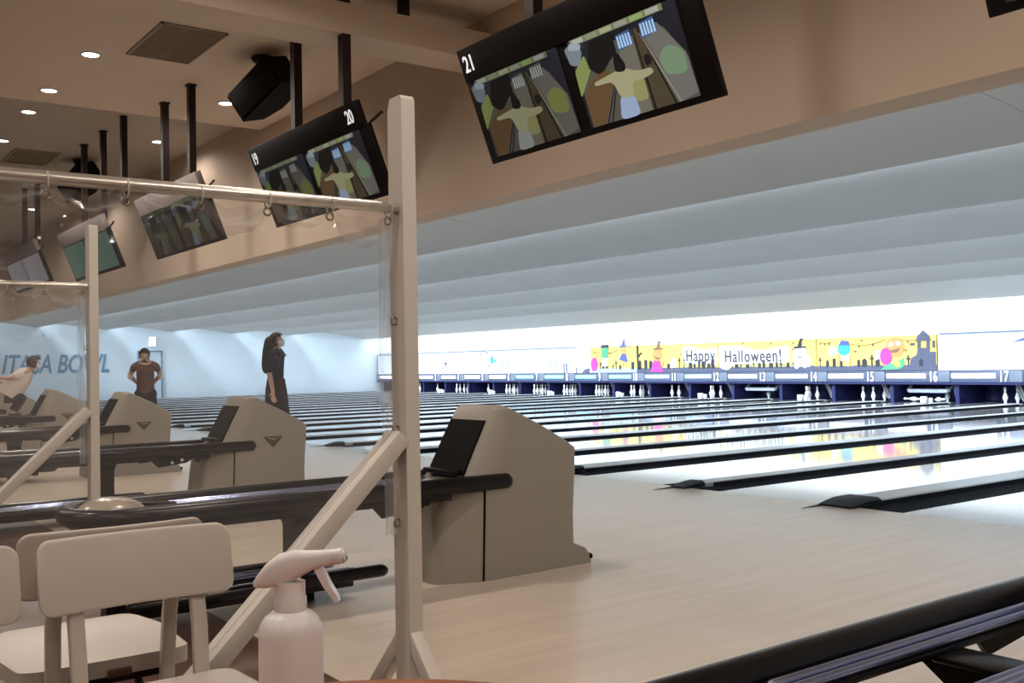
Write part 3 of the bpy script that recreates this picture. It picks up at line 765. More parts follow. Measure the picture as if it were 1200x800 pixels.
sm_ = hm.copy(); sm_.name = 'vinyl_fold'; sm_.node_tree.nodes['Principled BSDF'].inputs['Alpha'].default_value = .22; sm_.node_tree.nodes['Principled BSDF'].inputs['Base Color'].default_value = (.7, .68, .66, 1)
M['swag'] = sm_
partition(1.42, 'tall white wooden partition frame with metal pipe, nearest to the camera', 'clear vinyl sheet hanging from rings on the nearer pipe', 2.3)
partition(-2.08, 'white wooden partition frame, the farther one at the left', 'clear vinyl sheet on the farther frame at the left', 2.3, -.10)

# ------------------------------------------------------------------ chairs (front = local +Y)
def make_chair(lab, loc, rz):
    t = thing('dining_chair', lab, 'chair', loc, rz, 'white wooden chairs back to back')
    # seat: tapered rounded board, slightly dished
    rg = []
    for z, g in ((.405, -.012), (.412, 0), (.437, 0), (.444, -.012)):
        rg.append([(x, y, z + .012 * (y / .2) ** 2 - .006 * math.cos(x * 7)) for x, y in round_poly([(-.19 - g * 0, -.20), (.19, -.20), (.215, .10), (.165, .235), (-.165, .235), (-.215, .10)], .045, 5)])
    seat = MB().loft(rg).build('seat', M['chair'], t, 40)
    MB().box((.02, -.207, .422), (.055, .006, .02), bev=.002).build('maker_plate', M['plate'], seat)
    # back posts
    for s in (-1, 1):
        path = [(s * .128, -.207, .355), (s * .128, -.214, .44), (s * .130, -.228, .55), (s * .130, -.252, .64), (s * .130, -.282, .715)]
        rings = []
        for x, y, z in path:
            rings.append([(x + a, y + b, z) for a, b in round_poly([(-.0165, -.012), (.0165, -.012), (.0165, .012), (-.0165, .012)], .006, 3)])
        pst = MB().loft(rings).build('back_post', M['chair'], t, 40)
        MB().cyl((s * .128, -.19, .405), (s * .150, -.19, .405), .005, 8).build('screw', M['bolt'], pst)
    # backrest: curved slab with rounded corners
    rings = []; HW, R_ = .205, .028; z0, z1 = .618, .772
    us = [-HW + R_ * (1 - math.cos(PI / 2 * k / 6)) for k in range(7)] + [-HW + R_ + (2 * HW - 2 * R_) * k / 10 for k in range(1, 10)] + [HW - R_ * (1 - math.cos(PI / 2 * k / 6)) for k in range(6, -1, -1)]
    for x in us:
        u = x / HW; bow = .026 * (1 - u * u); e = max(0, abs(x) - (HW - R_)); cut = R_ - math.sqrt(max(0, R_ * R_ - e * e)) if e > 0 else 0
        cut = min(cut, R_ * .97)
        ring = []
        for a, b in round_poly([(-.009, z0 + cut), (.009, z0 + cut), (.009, z1 - cut), (-.009, z1 - cut)], .007, 3):
            ring.append((x, -.222 + a - (b - .60) * .24 - bow + .014, b))
        rings.append(ring)
    MB().loft(rings).build('backrest', M['chair'], t, 40)
    # dark metal legs and under-frame
    for sx in (-1, 1):
        for sgn, y0, y1 in ((1, .10, .12), (-1, -.15, -.20)):
            MB().tube([(sx * .14, y0, .40), (sx * .19, y1, .012)], .011, 8, roundcap=False).build('leg', M['chair_metal'], t)
    for yy in (.15, -.15): MB().box((0, yy, .396), (.32, .03, .016)).build('under_frame', M['chair_metal'], t)
    return t
make_chair('white wooden chair facing the table, its back overlapping another', (2.235, -5.955, 0), -PI / 2)
make_chair('white wooden chair facing away, directly behind the front one, seat in view', (1.60, -5.965, 0), PI / 2)
make_chair('white wooden chair cut off by the left edge, only its back corner visible', (2.235, -6.40, 0), -PI / 2)

# ------------------------------------------------------------------ table and spray bottle
t = thing('round_table', 'red-brown round table at the bottom edge, under the spray bottle', 'table', (3.40, -6.175, 0))
MB().lathe([(.01, .672), (.40, .672), (.418, .680), (.42, .692), (.412, .700), (.01, .700)], n=64).build('tabletop', M['table'], t, 40)
MB().lathe([(.24, 0), (.24, .012), (.05, .03), (.03, .05), (.03, .66), (.10, .672)], n=32).build('pedestal', M['chair_metal'], t, 40)
bt = thing('spray_bottle', 'white plastic trigger spray bottle standing on the table', 'spray bottle', (3.222, -6.142, .700), math.atan2(Rt.y, Rt.x))
MB().lathe([(.030, 0), (.0345, .003), (.0355, .012), (.0355, .128), (.034, .138), (.029, .147), (.021, .153), (.0165, .155), (.0165, .16)], n=40).build('bottle', M['plastic'], bt, 50)
MB().lathe([(.0172, .150), (.0180, .152), (.0180, .168), (.0165, .171), (.0165, .186)], n=36).build('collar', M['plastic'], bt, 40)
# trigger head: loft of sections along local x
hd = []
for x, zc_, hz, wy in ((-.040, .1845, .003, .006), (-.036, .187, .007, .0105), (-.026, .193, .0135, .0135), (-.012, .199, .0175, .0145), (.004, .2035, .017, .0145), (.018, .207, .0125, .0135), (.030, .210, .0095, .012), (.046, .212, .0085, .010), (.050, .2125, .008, .010), (.0505, .2127, .0085, .0105), (.058, .213, .0085, .0105)):
    hd.append([(x, wy * math.copysign(abs(math.cos(a)) ** .6, math.cos(a)), zc_ + hz * math.copysign(abs(math.sin(a)) ** .6, math.sin(a))) for a in [2 * PI * k / 20 for k in range(20)]])
MB().loft(hd).build('spray_head', M['plastic'], bt, 45)
tg = []
for x, z, w_, th in ((.030, .204, .007, .004), (.036, .192, .008, .004), (.042, .180, .008, .0035), (.050, .168, .007, .003), (.053, .162, .006, .0022)):
    tg.append([(x - th, -w_, z), (x + th, -w_, z + .002), (x + th, w_, z + .002), (x - th, w_, z)])
MB().loft(tg).build('trigger', M['plastic'], bt, 40)
MB().cyl((.058, 0, .213), (.062, 0, .213), .0065, 16).build('nozzle', M['plastic'], bt)

# ------------------------------------------------------------------ hanging score monitors
def em(name, c, s=1.0): return new_mat(name, (0, 0, 0), .4, emit=c, estr=s)
PAL = {}
def pal(key, c, s):
    k = '%s_%.2f' % (key, s)
    if k not in PAL: PAL[k] = em('screen_' + key, c, s)
    return PAL[k]
TOPY, TOPZ = -.28, .73
def monitor(xc, lab, nums, style, bright, poles, hw=1.08, zb=2.49):
    """local frame: origin at bottom centre of the board; e1 along X, e2 up the tilt, e3 towards the seats"""
    t = thing('score_monitor', lab, 'score monitor', (xc, -2.6, zb), 0, 'score monitors hanging over the foul line')
    e2 = Vector((0, TOPY, TOPZ)).normalized(); e1 = Vector((1, 0, 0)); e3 = e1.cross(e2)      # e3 faces -Y and down
    B = basis(e1, e2, e3, (0, 0, 0))
    def pbox(nm, a, b, c, d, z0, z1, mat, parent=t, bev=.006):
        mb = MB().box(((a + c) / 2, (b + d) / 2, (z0 + z1) / 2), (c - a, d - b, z1 - z0), bev=bev)
        bmesh.ops.transform(mb.bm, matrix=B, verts=mb.bm.verts[:]); return mb.build(nm, mat, parent)
    def ppoly(nm, pts, z, mat, parent):
        mb = MB().prism([(p[0], p[1]) for p in pts], 2, z - .002, z)
        bmesh.ops.transform(mb.bm, matrix=B, verts=mb.bm.verts[:]); return mb.build(nm, mat, parent, 0)
    pbox('housing', -hw, 0, hw, .585, -.045, 0, M['mon'])
    pbox('header', -hw + .01, .565, hw - .08, .78, -.06, .012, M['mon'] if nums else M['mon_sheen'])
    if nums:
        for nn, xx in ((nums[0], -hw + .11), (nums[1], hw - .20)):
            text_mesh('monitor_number', str(nn), .15, M['txt'], t, B @ Matrix.Translation((xx, .625, .013)), extrude=.002, bold=.002, sx=.8)
    for x0, k in ((-hw + .08, 0), (.02, 1)):
        sc_b = bright * (.85 if k else .48)
        sw = hw - .16; x1 = x0 + sw
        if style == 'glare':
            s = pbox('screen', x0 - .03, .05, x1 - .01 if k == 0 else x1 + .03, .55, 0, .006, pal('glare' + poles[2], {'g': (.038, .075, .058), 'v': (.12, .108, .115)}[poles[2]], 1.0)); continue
        s = pbox('screen', x0, .04, x1, .56, 0, .006, pal('black', (.01, .01, .016), 1))
        def R(nm, pts, col, lift, st=sc_b): ppoly(nm, [(x0 + sw * u, .04 + .52 * v) for u, v in pts], .0065 + lift * .002, pal(nm + str(col), col, st), s)
        def S(nm, pts, col, lift, r=.06): R(nm, round_poly(pts, r, 4), col, lift)
        blue = k == 1
        R('picture_floor', [(.03, 0), (1, 0), (.99, .42), (.86, .78), (.30, .84), (.03, .60)], (.10, .092, .075), 1)
        S('picture_approach', [(.03, .0), (.16, 0), (.36, .50), (.26, .60), (.03, .40)], (.13, .075, .032), 2, .03)
        S('picture_wall', [(.0, .36), (.16, .62), (.13, .80), (.01, .66)], (.24, .29, .09), 3, .03)
        S('picture_shadow', [(.13, .66), (.22, .91), (.43, .93), (.43, .70), (.35, .64), (.28, .56), (.22, .54)], (.006, .006, .006), 3, .02)
        R('picture_lane', [(.42, .0), (.60, .0), (.595, .80), (.46, .82)], (.17, .155, .12), 2)
        R('picture_divider', [(.60, .0), (.82, .0), (.655, .86), (.60, .86)], (.075, .058, .032), 3)
        for a_, b_, c_ in ((.175, .39, .012), (.215, .40, .012), (.62, .612, .016), (.80, .652, .014)):
            R('picture_line', [(a_, .0), (a_ + c_, .0), (b_ + .008, .52 if a_ < .5 else .86), (b_, .52 if a_ < .5 else .86)], (.008, .008, .008), 4)
        R('picture_line', [(.84, .0), (.86, .0), (.668, .80), (.66, .80)], (.26, .24, .19), 4)
        R('picture_lane', [(.86, .0), (1, .05), (.985, .46), (.82, .84), (.67, .84)], (.17, .16, .14), 2)
        S('picture_reflection', [(.78, .30), (.97, .25), (.97, .50), (.86, .60), (.77, .52)], (.19, .28, .17) if blue else (.25, .28, .08), 3, .09)
        S('picture_reflection', [(.45, .14), (.60, .12), (.60, .36), (.50, .38)], (.30, .30, .12), 3, .06)
        for px_, pz_ in ((.455, .70), (.675, .735)):
            R('picture_deck', [(px_, pz_), (px_ + .14, pz_ + .02), (px_ + .13, pz_ + .18), (px_ + .005, pz_ + .16)], (.05, .11, .25) if blue else (.10, .11, .10), 4)
            for q in range(5):
                S('picture_pin', [(px_ + .012 + q * .026, pz_ + .02), (px_ + .028 + q * .026, pz_ + .02), (px_ + .026 + q * .026, pz_ + .15), (px_ + .014 + q * .026, pz_ + .15)], (.45, .66, .92) if blue else (.46, .48, .44), 5, .01)
        R('picture_banner', [(.04, .93), (.90, .93), (.90, 1.0), (.04, 1.0)], (.20, .22, .12), 4)
        for q, cq in enumerate(((.44, .44, .38), (.28, .30, .18), (.40, .42, .24), (.34, .33, .28), (.30, .42, .14), (.42, .42, .36))):
            R('picture_banner_sign', [(.06 + q * .14, .94), (.17 + q * .14, .94), (.17 + q * .14, .99), (.06 + q * .14, .99)], cq, 5)
        S('picture_graphic', [(-.01, .74), (.07, .70), (.13, .84), (.07, .97), (-.03, .93)], (.20, .24, .27), 5, .03)
        S('picture_graphic', [(.01, .90), (.12, .86), (.14, .92), (.03, .97)], (.36, .42, .46), 6, .02)
        # the bowler in the picture: pale top and skirt, dark hair
        S('picture_bowler_skirt', [(.31, -.01), (.50, -.01), (.48, .22), (.36, .25)], (.33, .41, .58) if blue else (.34, .36, .33), 5, .06)
        S('picture_bowler_top', [(.16, .47), (.17, .43), (.33, .42), (.37, .21), (.48, .20), (.50, .36), (.60, .34), (.70, .37), (.69, .43), (.56, .44), (.46, .52), (.36, .51)], (.38, .37, .21), 6, .05)
        S('picture_bowler_hair', [(.385, .50), (.47, .48), (.485, .55), (.44, .70), (.41, .70), (.385, .58)], (.008, .006, .006), 7, .03)
        S('picture_ball', [(.655, .46), (.70, .46), (.715, .52), (.69, .58), (.65, .56)], (.012, .01, .01), 7, .04)
    # hanging poles
    for px in poles[:2]:
        zt_ = (ZC if xc > -8 else ZC2) - zb
        pl = MB().box((px, -.17, (zt_ + .6) / 2), (.085, .075, zt_ - .6)).build('hanging_pole', M['pole'], t)
        MB().box((px, -.17, zt_ - .01), (.115, .10, .015)).build('ceiling_plate', M['pole'], pl)
    # knob at the right-hand end
    MB().cyl((hw, -.17, .56), (hw + .18, -.17, .60), .012, 8).build('cable_stub', M['pole'], t)
monitor(3.22, 'hanging double score monitor cut off at the top right corner', (23, 24), 'play', .9, (-.5, .5))
monitor(-.32, 'large hanging double score monitor showing number twenty-one, at the top centre', (21, 22), 'play', 1.0, (-.33, .60), 1.04)
monitor(-3.88, 'hanging double score monitor numbered nineteen and twenty, left of the tall post', (19, 20), 'play', .62, (-.25, .69), 1.12)
monitor(-7.56, 'hanging double score monitor seen dimly through the vinyl under the pipe', None, 'play', .20, (-.27, .66), 1.16, 2.53)
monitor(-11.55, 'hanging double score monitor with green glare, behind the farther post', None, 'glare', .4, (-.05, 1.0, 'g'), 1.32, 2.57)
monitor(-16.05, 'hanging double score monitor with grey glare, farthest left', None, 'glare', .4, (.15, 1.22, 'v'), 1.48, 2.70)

# ------------------------------------------------------------------ ceiling fittings
for x, y, z0, z1, l in ((-9.54, -2.77, 3.35, ZC2, 'dark hanging pole in the darker ceiling, right of the two poles above green-glare monitor'), (-3.30, -2.14, 4.10, ZC, 'short dark pole between the hanging beam and the ceiling at the top')):
    tag(MB().box((0, 0, -(z1 - z0) / 2), (.085, .075, z1 - z0)).build('hanging_pole', M['pole'], None, 35, (x, y, z1)), l, 'pole')
def downlight(x, y, z, lab, p=1.0):
    t = thing('downlight', lab, 'ceiling light', (x, y, z), 0, 'round downlights in the ceiling')
    MB().lathe([(.085, 0), (.098, -.004), (.098, -.010), (.083, -.010), (.080, -.004)], n=28).build('rim', M['trim'], t)
    MB().lathe([(.001, -.006), (.080, -.006), (.080, -.003), (.001, -.003)], n=28).build('lens', M['lamp'], t)
    l = bpy.data.lights.new('downlight_lamp', 'SPOT'); l.energy = 142 * p; l.spot_size = math.radians(168); l.spot_blend = .5
    l.color = (1, .885, .775); l.shadow_soft_size = .08
    lo = bpy.data.objects.new('downlight_lamp', l); COL.objects.link(lo); lo.location = (x, y, z - .03)
DL = [(-6.35, -3.97, ZC, 'bright round downlight left of the nearer ceiling vent'), (-7.96, -4.02, ZC, 'round downlight nearest the ceiling step on the lighter side'), (-7.46, -2.16, ZC, 'round downlight beside the nearer hanging speaker'),
      (-9.94, -3.85, ZC2, 'round downlight just past the step in the darker ceiling'), (-11.91, -3.82, ZC2, 'round downlight at the left edge above the farther vent'), (-10.83, -1.92, ZC2, 'round downlight behind a hanging pole in the darker ceiling'),
      (-18.4, -2.15, ZC2, 'small round downlight far left between two poles'), (-15.5, -2.15, ZC2, 'small round downlight just below the pipe at the left')]
for a in DL: downlight(*a, .4 if a[1] > -2.5 else 1.0)
W12 = ('first', 'second', 'third', 'fourth', 'fifth', 'sixth', 'seventh', 'eighth')
OUT = ['downlight over the racks outside the picture, %s from the hanging beam' % W12[k] for k in range(4)] + ['downlight over the seats outside the picture, %s from the hanging beam' % W12[k] for k in range(4)] + ['downlight behind the camera, %s in its row' % W12[k] for k in range(5)] + ['downlight far left beyond view, %s along' % W12[k] for k in range(3)]
for i, (x, y) in enumerate([(-1.5, -4.0), (1.8, -4.0), (5.2, -4.0), (8.5, -4.0), (-1.5, -7.5), (1.8, -7.5), (5.2, -7.5), (8.5, -7.5), (-5.0, -7.5), (-1.5, -10.5), (3.5, -10.5), (-8, -8.5), (-14.0, -8.5), (-22, -4), (-28, -4), (-33, -4)]):
    downlight(x, y, ZC if x > -8.5 else ZC2, OUT[i], 1.0)
def vent(x0, y0, x1, y1, z, lab):
    t = thing('ceiling_vent', lab, 'ceiling vent', ((x0 + x1) / 2, (y0 + y1) / 2, z), 0, 'bronze vents in the ceiling')
    w, d = x1 - x0, y1 - y0
    mb = MB()
    for s in (-1, 1):
        mb.box((s * (w / 2 - .012), 0, -.008), (.024, d, .02)); mb.box((0, s * (d / 2 - .012), -.008), (w, .024, .02))
    mb.build('frame', M['vent_frame'], t)
    MB().box((0, 0, -.002), (w - .02, d - .02, .004)).build('backing', M['black_matte'], t)
    mb = MB(); n = 26
    for k in range(n):
        mb.box((0, -d / 2 + .03 + (d - .06) * (k + .5) / n, -.010), (w - .05, .0225, .005), Matrix.Rotation(.35, 3, 'X'))
    mb.build('slats', M['vent'], t)
    MB().box((0, 0, -.014), (w - .05, .012, .008)).build('mullion', M['vent_frame'], t)
    MB().box((0.05 * w, 0, -.014), (.010, d - .05, .008)).build('mullion', M['vent_frame'], t)
vent(-6.12, -3.69, -4.99, -3.06, ZC, 'bronze louvred ceiling vent at the upper left, the nearer one')
vent(-13.48, -3.57, -12.35, -2.92, ZC2, 'bronze louvred ceiling vent at the left edge above the pipe')
def speaker(x, y, z, lab, rz):
    t = thing('hanging_speaker', lab, 'speaker', (x, y, z), rz, 'black wedge speakers under the ceiling')
    MB().lathe([(.10, 0), (.12, -.02), (.10, -.05), (.05, -.07), (.03, -.10), (.03, -.17)], n=20).build('ceiling_bracket', M['pole'], t)
    MB().box((0, 0, -.15), (.12, .1, .06), bev=.01).build('yoke', M['black_matte'], t)
    rot = Matrix.Rotation(math.radians(-27), 4, 'Y') @ Matrix.Rotation(math.radians(18), 4, 'X')
    pr = [(-.33, -.22), (.33, -.22), (.33, .10), (.16, .24), (-.16, .24), (-.33, .10)]
    mb = MB(); mb.prism(pr, 2, -.17, .13); bmesh.ops.transform(mb.bm, matrix=Matrix.Translation((.10, -.03, -.33)) @ rot, verts=mb.bm.verts[:])
    cab = mb.build('cabinet', M['black_matte'], t)
    mb = MB().box((0, -.225, 0), (.60, .012, .28), bev=.004); bmesh.ops.transform(mb.bm, matrix=Matrix.Translation((.10, -.03, -.33)) @ rot, verts=mb.bm.verts[:])
    mb.build('speaker_grille', M['mon'], cab)
speaker(-5.52, -2.50, ZC, 'black wedge speaker on a ceiling bracket left of monitor 19', .3)
speaker(-12.85, -2.52, ZC2, 'black wedge speaker far left behind the pipe and poles', .3)
for i, (x, y, z, l) in enumerate([(-7.0, -2.15, ZC, 'tiny dark sprinkler head beside the downlight near the nearer speaker'), (-9.6, -2.2, ZC2, 'tiny dark sprinkler head left of a pole in the darker ceiling')]):
    tag(MB().lathe([(.001, 0), (.04, 0), (.045, -.012), (.015, -.02), (.012, -.05), (.03, -.052), (.03, -.056), (.001, -.056)], n=16).build('ceiling_sprinkler', M['pole'], None, 35, (x, y, z)), l, 'sprinkler')

# ------------------------------------------------------------------ people
def person_root(lab, loc, facing):
    rz = math.atan2(-facing[0], facing[1])      # local +Y = facing
    return thing('person', lab, 'person', loc, rz)
def hand(verts, edges, wrist, tip_dir, side, r=.010, palm=.045):
    """adds a palm and five fingers to a skeleton; wrist = vertex index"""
    w = Vector(verts[wrist][:3]); d = Vector(tip_dir).normalized(); s = Vector(side).normalized()
    verts.append((*(w + d * palm), .030, .016)); pi = len(verts) - 1; edges.append((wrist, pi))
    for k, (o, ln) in enumerate(((-.027, .058), (-.009, .070), (.009, .066), (.027, .052))):
        a = w + d * (palm + .035) + s * o; b = a + d * ln * .5 + Vector((0, .006, 0)); c = b + d * ln * .5 + Vector((0, .014, 0))
        verts += [(*a, r, r), (*b, r * .9, r * .9), (*c, r * .75, r * .75)]; i = len(verts)
        edges += [(pi, i - 3), (i - 3, i - 2), (i - 2, i - 1)]
    a = w + d * (palm * .6) + s * -.036; b = a + d * .035 + s * -.014
    verts += [(*a, r * 1.1, r * 1.1), (*b, r * .85, r * .85)]; i = len(verts); edges += [(pi, i - 2), (i - 2, i - 1)]
def head_parts(t, c, r, fwd_tilt=0.0, hair=True, mask=None, long_hair=None, pn=None):
    """face details on a head centred at c (local), facing +Y"""
    c = Vector(c); R = Matrix.Rotation(fwd_tilt, 3, 'X')
    def P(x, y, z): return c + R @ Vector((x, y, z)) * r
    mb = MB().sph(P(0, -.10, .16), r * 1.08, 20, (.92, 1.04, 1.0))
    # trim the cap so the face shows
    geom = [v for v in mb.bm.verts if (R.inverted() @ (v.co - c)).y > r * .45 and (R.inverted() @ (v.co - c)).z < r * .55]
    bmesh.ops.delete(mb.bm, geom=geom, context='VERTS')
    mb.build('hair', M['hair'], t, 60)
    e = MB()
    for s in (-1, 1): e.sph(P(s * .33, .83, .05), r * .09, 8)
    e.build('eyes', M['hair'], t)
    n = MB().loft([[P(-.05, .88, .05), P(.05, .88, .05), P(.05, .86, .02), P(-.05, .86, .02)], [P(-.13, .86, -.25), P(.13, .86, -.25), P(.10, 1.08, -.22), P(-.10, 1.08, -.22)]]).build('nose', M['skinc'], t, 60)
    for s in (-1, 1): MB().sph(P(s * .86, -.05, -.05), r * .2, 8, (.5, .8, 1.3)).build('ear', M['skinc'], t, 60)
    if mask:
        rg = []
        for z, w_, yy in ((.02, .55, .86), (-.25, .62, 1.05), (-.55, .55, .98), (-.85, .30, .72)):
            rg.append([P(math.sin(a) * w_ * 1.15, yy * math.cos(a) + .02, z) for a in [(-1.2 + 2.4 * k / 10) for k in range(11)]])
        MB().loft(rg, cap=False, closed=False).build('face_mask', M['maskw'], t, 60)
    else:
        MB().box(P(0, .86, -.48), (r * .42, r * .08, r * .09), R, .002).build('mouth', M['brown_cloth'], t)

# -- woman with long hair, side on, looking down the lanes
w = person_root('person with long dark hair in dark clothes, standing side on behind an emblem hood', (-8.42, -1.16, 0), (.70, .71))
V = [(0, 0, .92, .105, .085), (0, .0, 1.08, .095, .075), (0, .01, 1.24, .12, .085), (0, 0, 1.34, .10, .06), (0, .005, 1.40, .045, .045), (0, .02, 1.45, .062, .07), (0, .025, 1.505, .078, .088), (0, .015, 1.56, .055, .065),
     (.15, 0, 1.315, .05, .05), (.185, -.02, 1.07, .038, .038), (.185, .03, .83, .026, .026), (-.15, 0, 1.315, .05, .05), (-.185, -.02, 1.07, .038, .038), (-.185, .03, .83, .026, .026),
     (.08, 0, .85, .08, .085), (.085, .01, .48, .055, .06), (.085, -.02, .10, .035, .038), (.085, .10, .04, .034, .028), (-.08, 0, .85, .08, .085), (-.085, .01, .48, .055, .06), (-.085, -.02, .10, .035, .038), (-.085, .10, .04, .034, .028)]
E_ = [(0, 1), (1, 2), (2, 3), (3, 4), (4, 5), (5, 6), (6, 7), (3, 8), (8, 9), (9, 10), (3, 11), (11, 12), (12, 13), (0, 14), (14, 15), (15, 16), (16, 17), (0, 18), (18, 19), (19, 20), (20, 21)]
hand(V, E_, 10, (.02, .03, -1), (0, 1, 0)); hand(V, E_, 13, (-.02, .03, -1), (0, 1, 0))
skin('body', V, E_, M['skinc'], w)
skin('jacket', [(0, 0, .93, .145, .115), (0, 0, 1.08, .128, .10), (0, .01, 1.24, .145, .108), (0, 0, 1.35, .105, .075), (.155, 0, 1.32, .066, .062), (.19, -.02, 1.06, .056, .056), (-.155, 0, 1.32, .066, .062), (-.19, -.02, 1.06, .056, .056)],
     [(0, 1), (1, 2), (2, 3), (3, 4), (4, 5), (3, 6), (6, 7)], M['navy_cloth'], w)
MB().loft([[(rx * math.cos(a), ry * math.sin(a) + yo, z) for a in [2 * PI * k / 24 for k in range(24)]] for z, rx, ry, yo in ((1.0, .135, .11, 0), (.85, .165, .135, 0), (.5, .19, .165, .01), (.2, .22, .20, .01), (.16, .22, .20, .01))]).build('long_skirt', M['black_cloth'], w, 60)
MB().loft([[(-.09, .03, 1.40), (.09, .03, 1.40), (.1, .09, 1.30), (-.1, .09, 1.30)], [(-.085, .045, 1.40), (.085, .045, 1.40), (.095, .12, 1.29), (-.095, .12, 1.29)]]).build('collar', M['navy_cloth'], w, 60)
head_parts(w, (0, .025, 1.495), .095, 0, mask=True)
skin('long_hair', [(0, -.03, 1.555, .092, .092), (0, -.07, 1.46, .105, .095), (0, -.10, 1.30, .125, .085), (0, -.12, 1.16, .12, .075), (0, -.12, 1.05, .09, .05)], [(0, 1), (1, 2), (2, 3), (3, 4)], M['hair'], w)

# -- man leaning forward, hands behind the back, facing the seats
mloc = Vector((-12.25, -1.72, 0)); fc = (CAM - mloc); 
mn = person_root('person in a brown top leaning forward with arms held back, beyond an emblem hood', mloc, (fc.x, fc.y))
mn.scale = (.86, 1, 1)
V = [(0, -.06, .80, .13, .10), (0, .02, .98, .12, .095), (0, .13, 1.16, .15, .10), (0, .17, 1.24, .11, .07), (.01, .20, 1.29, .05, .05), (.01, .235, 1.33, .065, .07), (.01, .25, 1.39, .08, .09), (.01, .25, 1.44, .058, .066),
     (.19, .13, 1.215, .06, .06), (.27, -.05, 1.06, .045, .045), (.13, -.20, .93, .032, .032), (-.19, .13, 1.215, .06, .06), (-.27, -.05, 1.06, .045, .045), (-.13, -.20, .93, .032, .032),
     (.10, -.06, .76, .09, .095), (.12, .03, .44, .06, .065), (.12, -.05, .09, .04, .042), (.13, .09, .04, .038, .03), (-.10, -.06, .76, .09, .095), (-.12, .03, .44, .06, .065), (-.12, -.05, .09, .04, .042), (-.13, .09, .04, .038, .03)]
hand(V, E2 := [(0, 1), (1, 2), (2, 3), (3, 4), (4, 5), (5, 6), (6, 7), (3, 8), (8, 9), (9, 10), (3, 11), (11, 12), (12, 13), (0, 14), (14, 15), (15, 16), (16, 17), (0, 18), (18, 19), (19, 20), (20, 21)], 10, (-.9, -.2, -.25), (0, 0, 1))
hand(V, E2, 13, (.9, -.2, -.25), (0, 0, 1))
skin('body', V, E2, M['skinc'], mn)
skin('top', [(0, -.07, .755, .18, .15), (0, -.05, .80, .175, .145), (0, .02, .98, .16, .125), (0, .13, 1.16, .185, .125), (0, .175, 1.25, .12, .08), (.19, .13, 1.205, .074, .07), (.235, .03, 1.13, .066, .066), (-.19, .13, 1.205, .074, .07), (-.235, .03, 1.13, .07, .07)],
     [(0, 1), (1, 2), (2, 3), (3, 4), (4, 5), (5, 6), (4, 7), (7, 8)], M['brown_cloth'], mn)
skin('sleeve', [(.24, .02, 1.12, .062, .062), (.275, -.05, 1.05, .058, .058), (.235, -.10, 1.02, .055, .055)], [(0, 1), (1, 2)], M['white_cloth'], mn)
skin('sleeve', [(-.24, .02, 1.12, .062, .062), (-.275, -.05, 1.05, .058, .058), (-.235, -.10, 1.02, .055, .055)], [(0, 1), (1, 2)], M['white_cloth'], mn)
MB().torus((0.005, .195, 1.275), .062, .014, Matrix.Rotation(-.5, 3, 'X')).build('collar', M['white_cloth'], mn, 60)
skin('trousers', [(0, -.06, .80, .15, .12), (.10, -.06, .74, .105, .11), (.125, .03, .44, .085, .09), (.12, -.05, .12, .075, .08), (-.10, -.06, .74, .105, .11), (-.125, .03, .44, .085, .09), (-.12, -.05, .12, .075, .08)],
     [(0, 1), (1, 2), (2, 3), (0, 4), (4, 5), (5, 6)], M['black_cloth'], mn)
for s in (-1, 1): MB().sph((s * .13, .05, .045), .05, 12, (1, 2.5, .85)).build('shoe', M['shoe'], mn, 60)
head_parts(mn, (.01, .25, 1.375), .098, -.25)

# -- child crouching on the far rack, facing right
ch = person_root('child in a white shirt crouching on the black ball rack at the left edge', (-10.60, -3.86, 0), (.15, 1))
V = [(0, -.12, .86, .085, .075), (0, -.05, .97, .08, .07), (0, .05, 1.10, .09, .07), (0, .10, 1.155, .07, .05), (0, .13, 1.19, .036, .036), (0, .165, 1.22, .055, .06), (0, .18, 1.275, .07, .08), (0, .17, 1.325, .05, .058),
     (.10, .07, 1.13, .04, .04), (.13, -.12, 1.07, .028, .028), (.12, -.30, 1.08, .02, .02), (-.10, .07, 1.13, .04, .04), (-.13, -.12, 1.02, .028, .028), (-.12, -.30, 1.02, .02, .02),
     (.06, -.10, .83, .06, .065), (.08, .06, .80, .046, .05), (.0, -.12, .61, .028, .03), (.0, -.02, .585, .025, .02), (-.06, -.10, .83, .06, .065), (-.08, .04, .80, .046, .05), (-.15, -.12, .60, .028, .03), (-.15, -.02, .55, .025, .02)]
E3 = [(0, 1), (1, 2), (2, 3), (3, 4), (4, 5), (5, 6), (6, 7), (3, 8), (8, 9), (9, 10), (3, 11), (11, 12), (12, 13), (0, 14), (14, 15), (15, 16), (16, 17), (0, 18), (18, 19), (19, 20), (20, 21)]
hand(V, E3, 10, (0, -1, 0), (0, 0, 1), .008, .03); hand(V, E3, 13, (0, -1, 0), (0, 0, 1), .008, .03)
skin('body', V, E3, M['skinc'], ch)
def torso(name, st, mat, parent):
    rg = []
    for k, (y, z, rx, ry) in enumerate(st):
        a, b = st[max(0, k - 1)], st[min(len(st) - 1, k + 1)]
        d = Vector((0, b[0] - a[0], b[1] - a[1])).normalized(); u = Vector((0, -d.z, d.y)) if True else None
        rg.append([Vector((0, y, z)) + Vector((1, 0, 0)) * rx * math.cos(q) + Vector((0, d.z, -d.y)) * ry * math.sin(q) for q in [2 * PI * m / 24 for m in range(24)]])
    return MB().loft(rg).build(name, mat, parent, 70)
torso('shirt', [(-.15, .835, .135, .13), (-.12, .88, .15, .145), (-.05, .97, .15, .14), (.03, 1.07, .145, .125), (.085, 1.14, .115, .095), (.115, 1.175, .06, .06)], M['white_cloth'], ch)
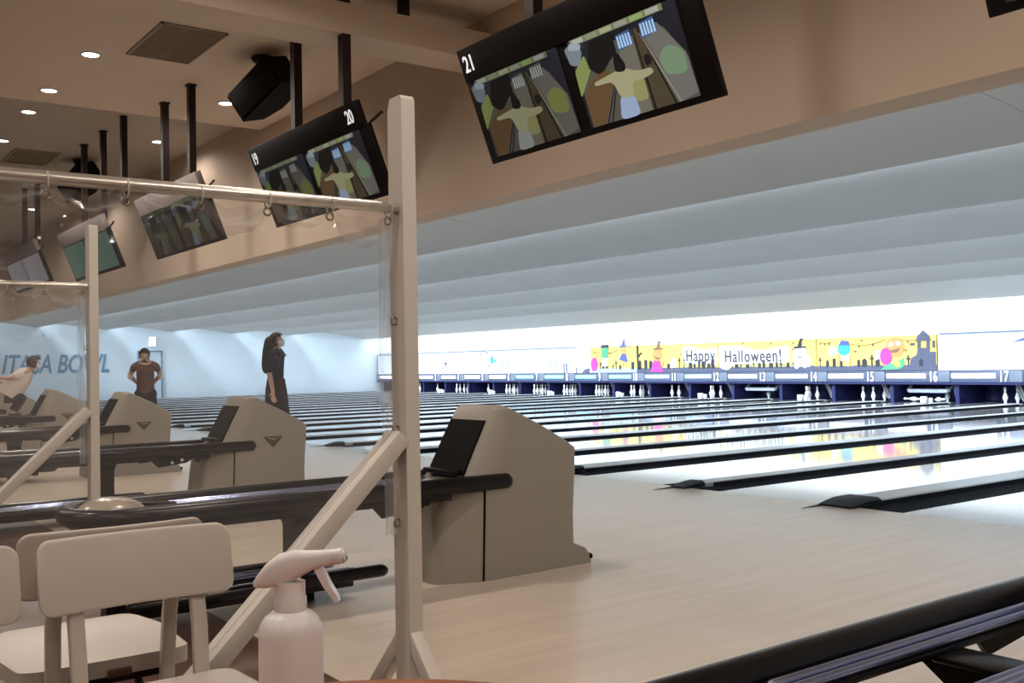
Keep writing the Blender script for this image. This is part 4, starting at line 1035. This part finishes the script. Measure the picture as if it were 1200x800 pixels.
for s_ in (-1, 1):
    skin('sleeve', [(s_ * .08, .06, 1.125, .068, .068), (s_ * .125, -.02, 1.10, .062, .062), (s_ * .14, -.10, 1.075, .058, .058)], [(0, 1), (1, 2)], M['white_cloth'], ch)
skin('trousers', [(0, -.12, .85, .095, .085), (.06, -.10, .83, .072, .075), (.08, .06, .80, .058, .06), (.01, -.10, .64, .042, .044), (-.06, -.10, .83, .072, .075), (-.08, .04, .80, .058, .06), (-.145, -.10, .63, .042, .044)],
     [(0, 1), (1, 2), (2, 3), (0, 4), (4, 5), (5, 6)], M['black_cloth'], ch)
for x_, z_ in ((.0, .585), (-.15, .525)): MB().sph((x_, -.06, z_), .032, 12, (1, 2.6, .8)).build('shoe', M['shoe'], ch, 60)
head_parts(ch, (0, .18, 1.265), .085, -.25, mask=True)

# ------------------------------------------------------------------ lights
def strip(y, z, ang, e, col, sy_=.12, spread=180):
    l = bpy.data.lights.new('lane_strip_lamp', 'AREA'); l.shape = 'RECTANGLE'; l.size = XR - XW - .6; l.size_y = sy_; l.energy = e; l.color = col; l.spread = math.radians(spread)
    o = bpy.data.objects.new('lane_strip_lamp', l); COL.objects.link(o)
    o.location = ((XW + XR) / 2, y, z); o.rotation_euler = (math.radians(90 - ang), 0, 0)
COOL = (.70, .86, 1.0)
for k in range(0, 6):
    strip(EY[k] + .08, EZ(EY[k]) + .04, -35, 520, COOL, .05)          # cove light washing the start of the next panel
    strip(EY[k] + .12, EZ(EY[k]) + .05, 37, 690 if k else 340, COOL, .08, 54)           # lane light hidden behind the lip
strip(15.72, 2.47, 50, 430, (.86, .95, 1.0), .10)
# camera-visible world: dim ambient
wd = bpy.data.worlds.new('world'); scene.world = wd; wd.use_nodes = True
wd.node_tree.nodes['Background'].inputs[0].default_value = (.5, .45, .42, 1); wd.node_tree.nodes['Background'].inputs[1].default_value = .05

scene.view_settings.view_transform = 'Standard'; scene.view_settings.look = 'None'
scene.view_settings.exposure = 0.0; scene.view_settings.gamma = 1.0; scene.view_settings.use_curve_mapping = False
scene.cycles.use_denoising = True
scene.cycles.max_bounces = 8; scene.cycles.transparent_max_bounces = 12
scene.cycles.sample_clamp_indirect = 6.0
scene.cycles.caustics_reflective = False; scene.cycles.caustics_refractive = False
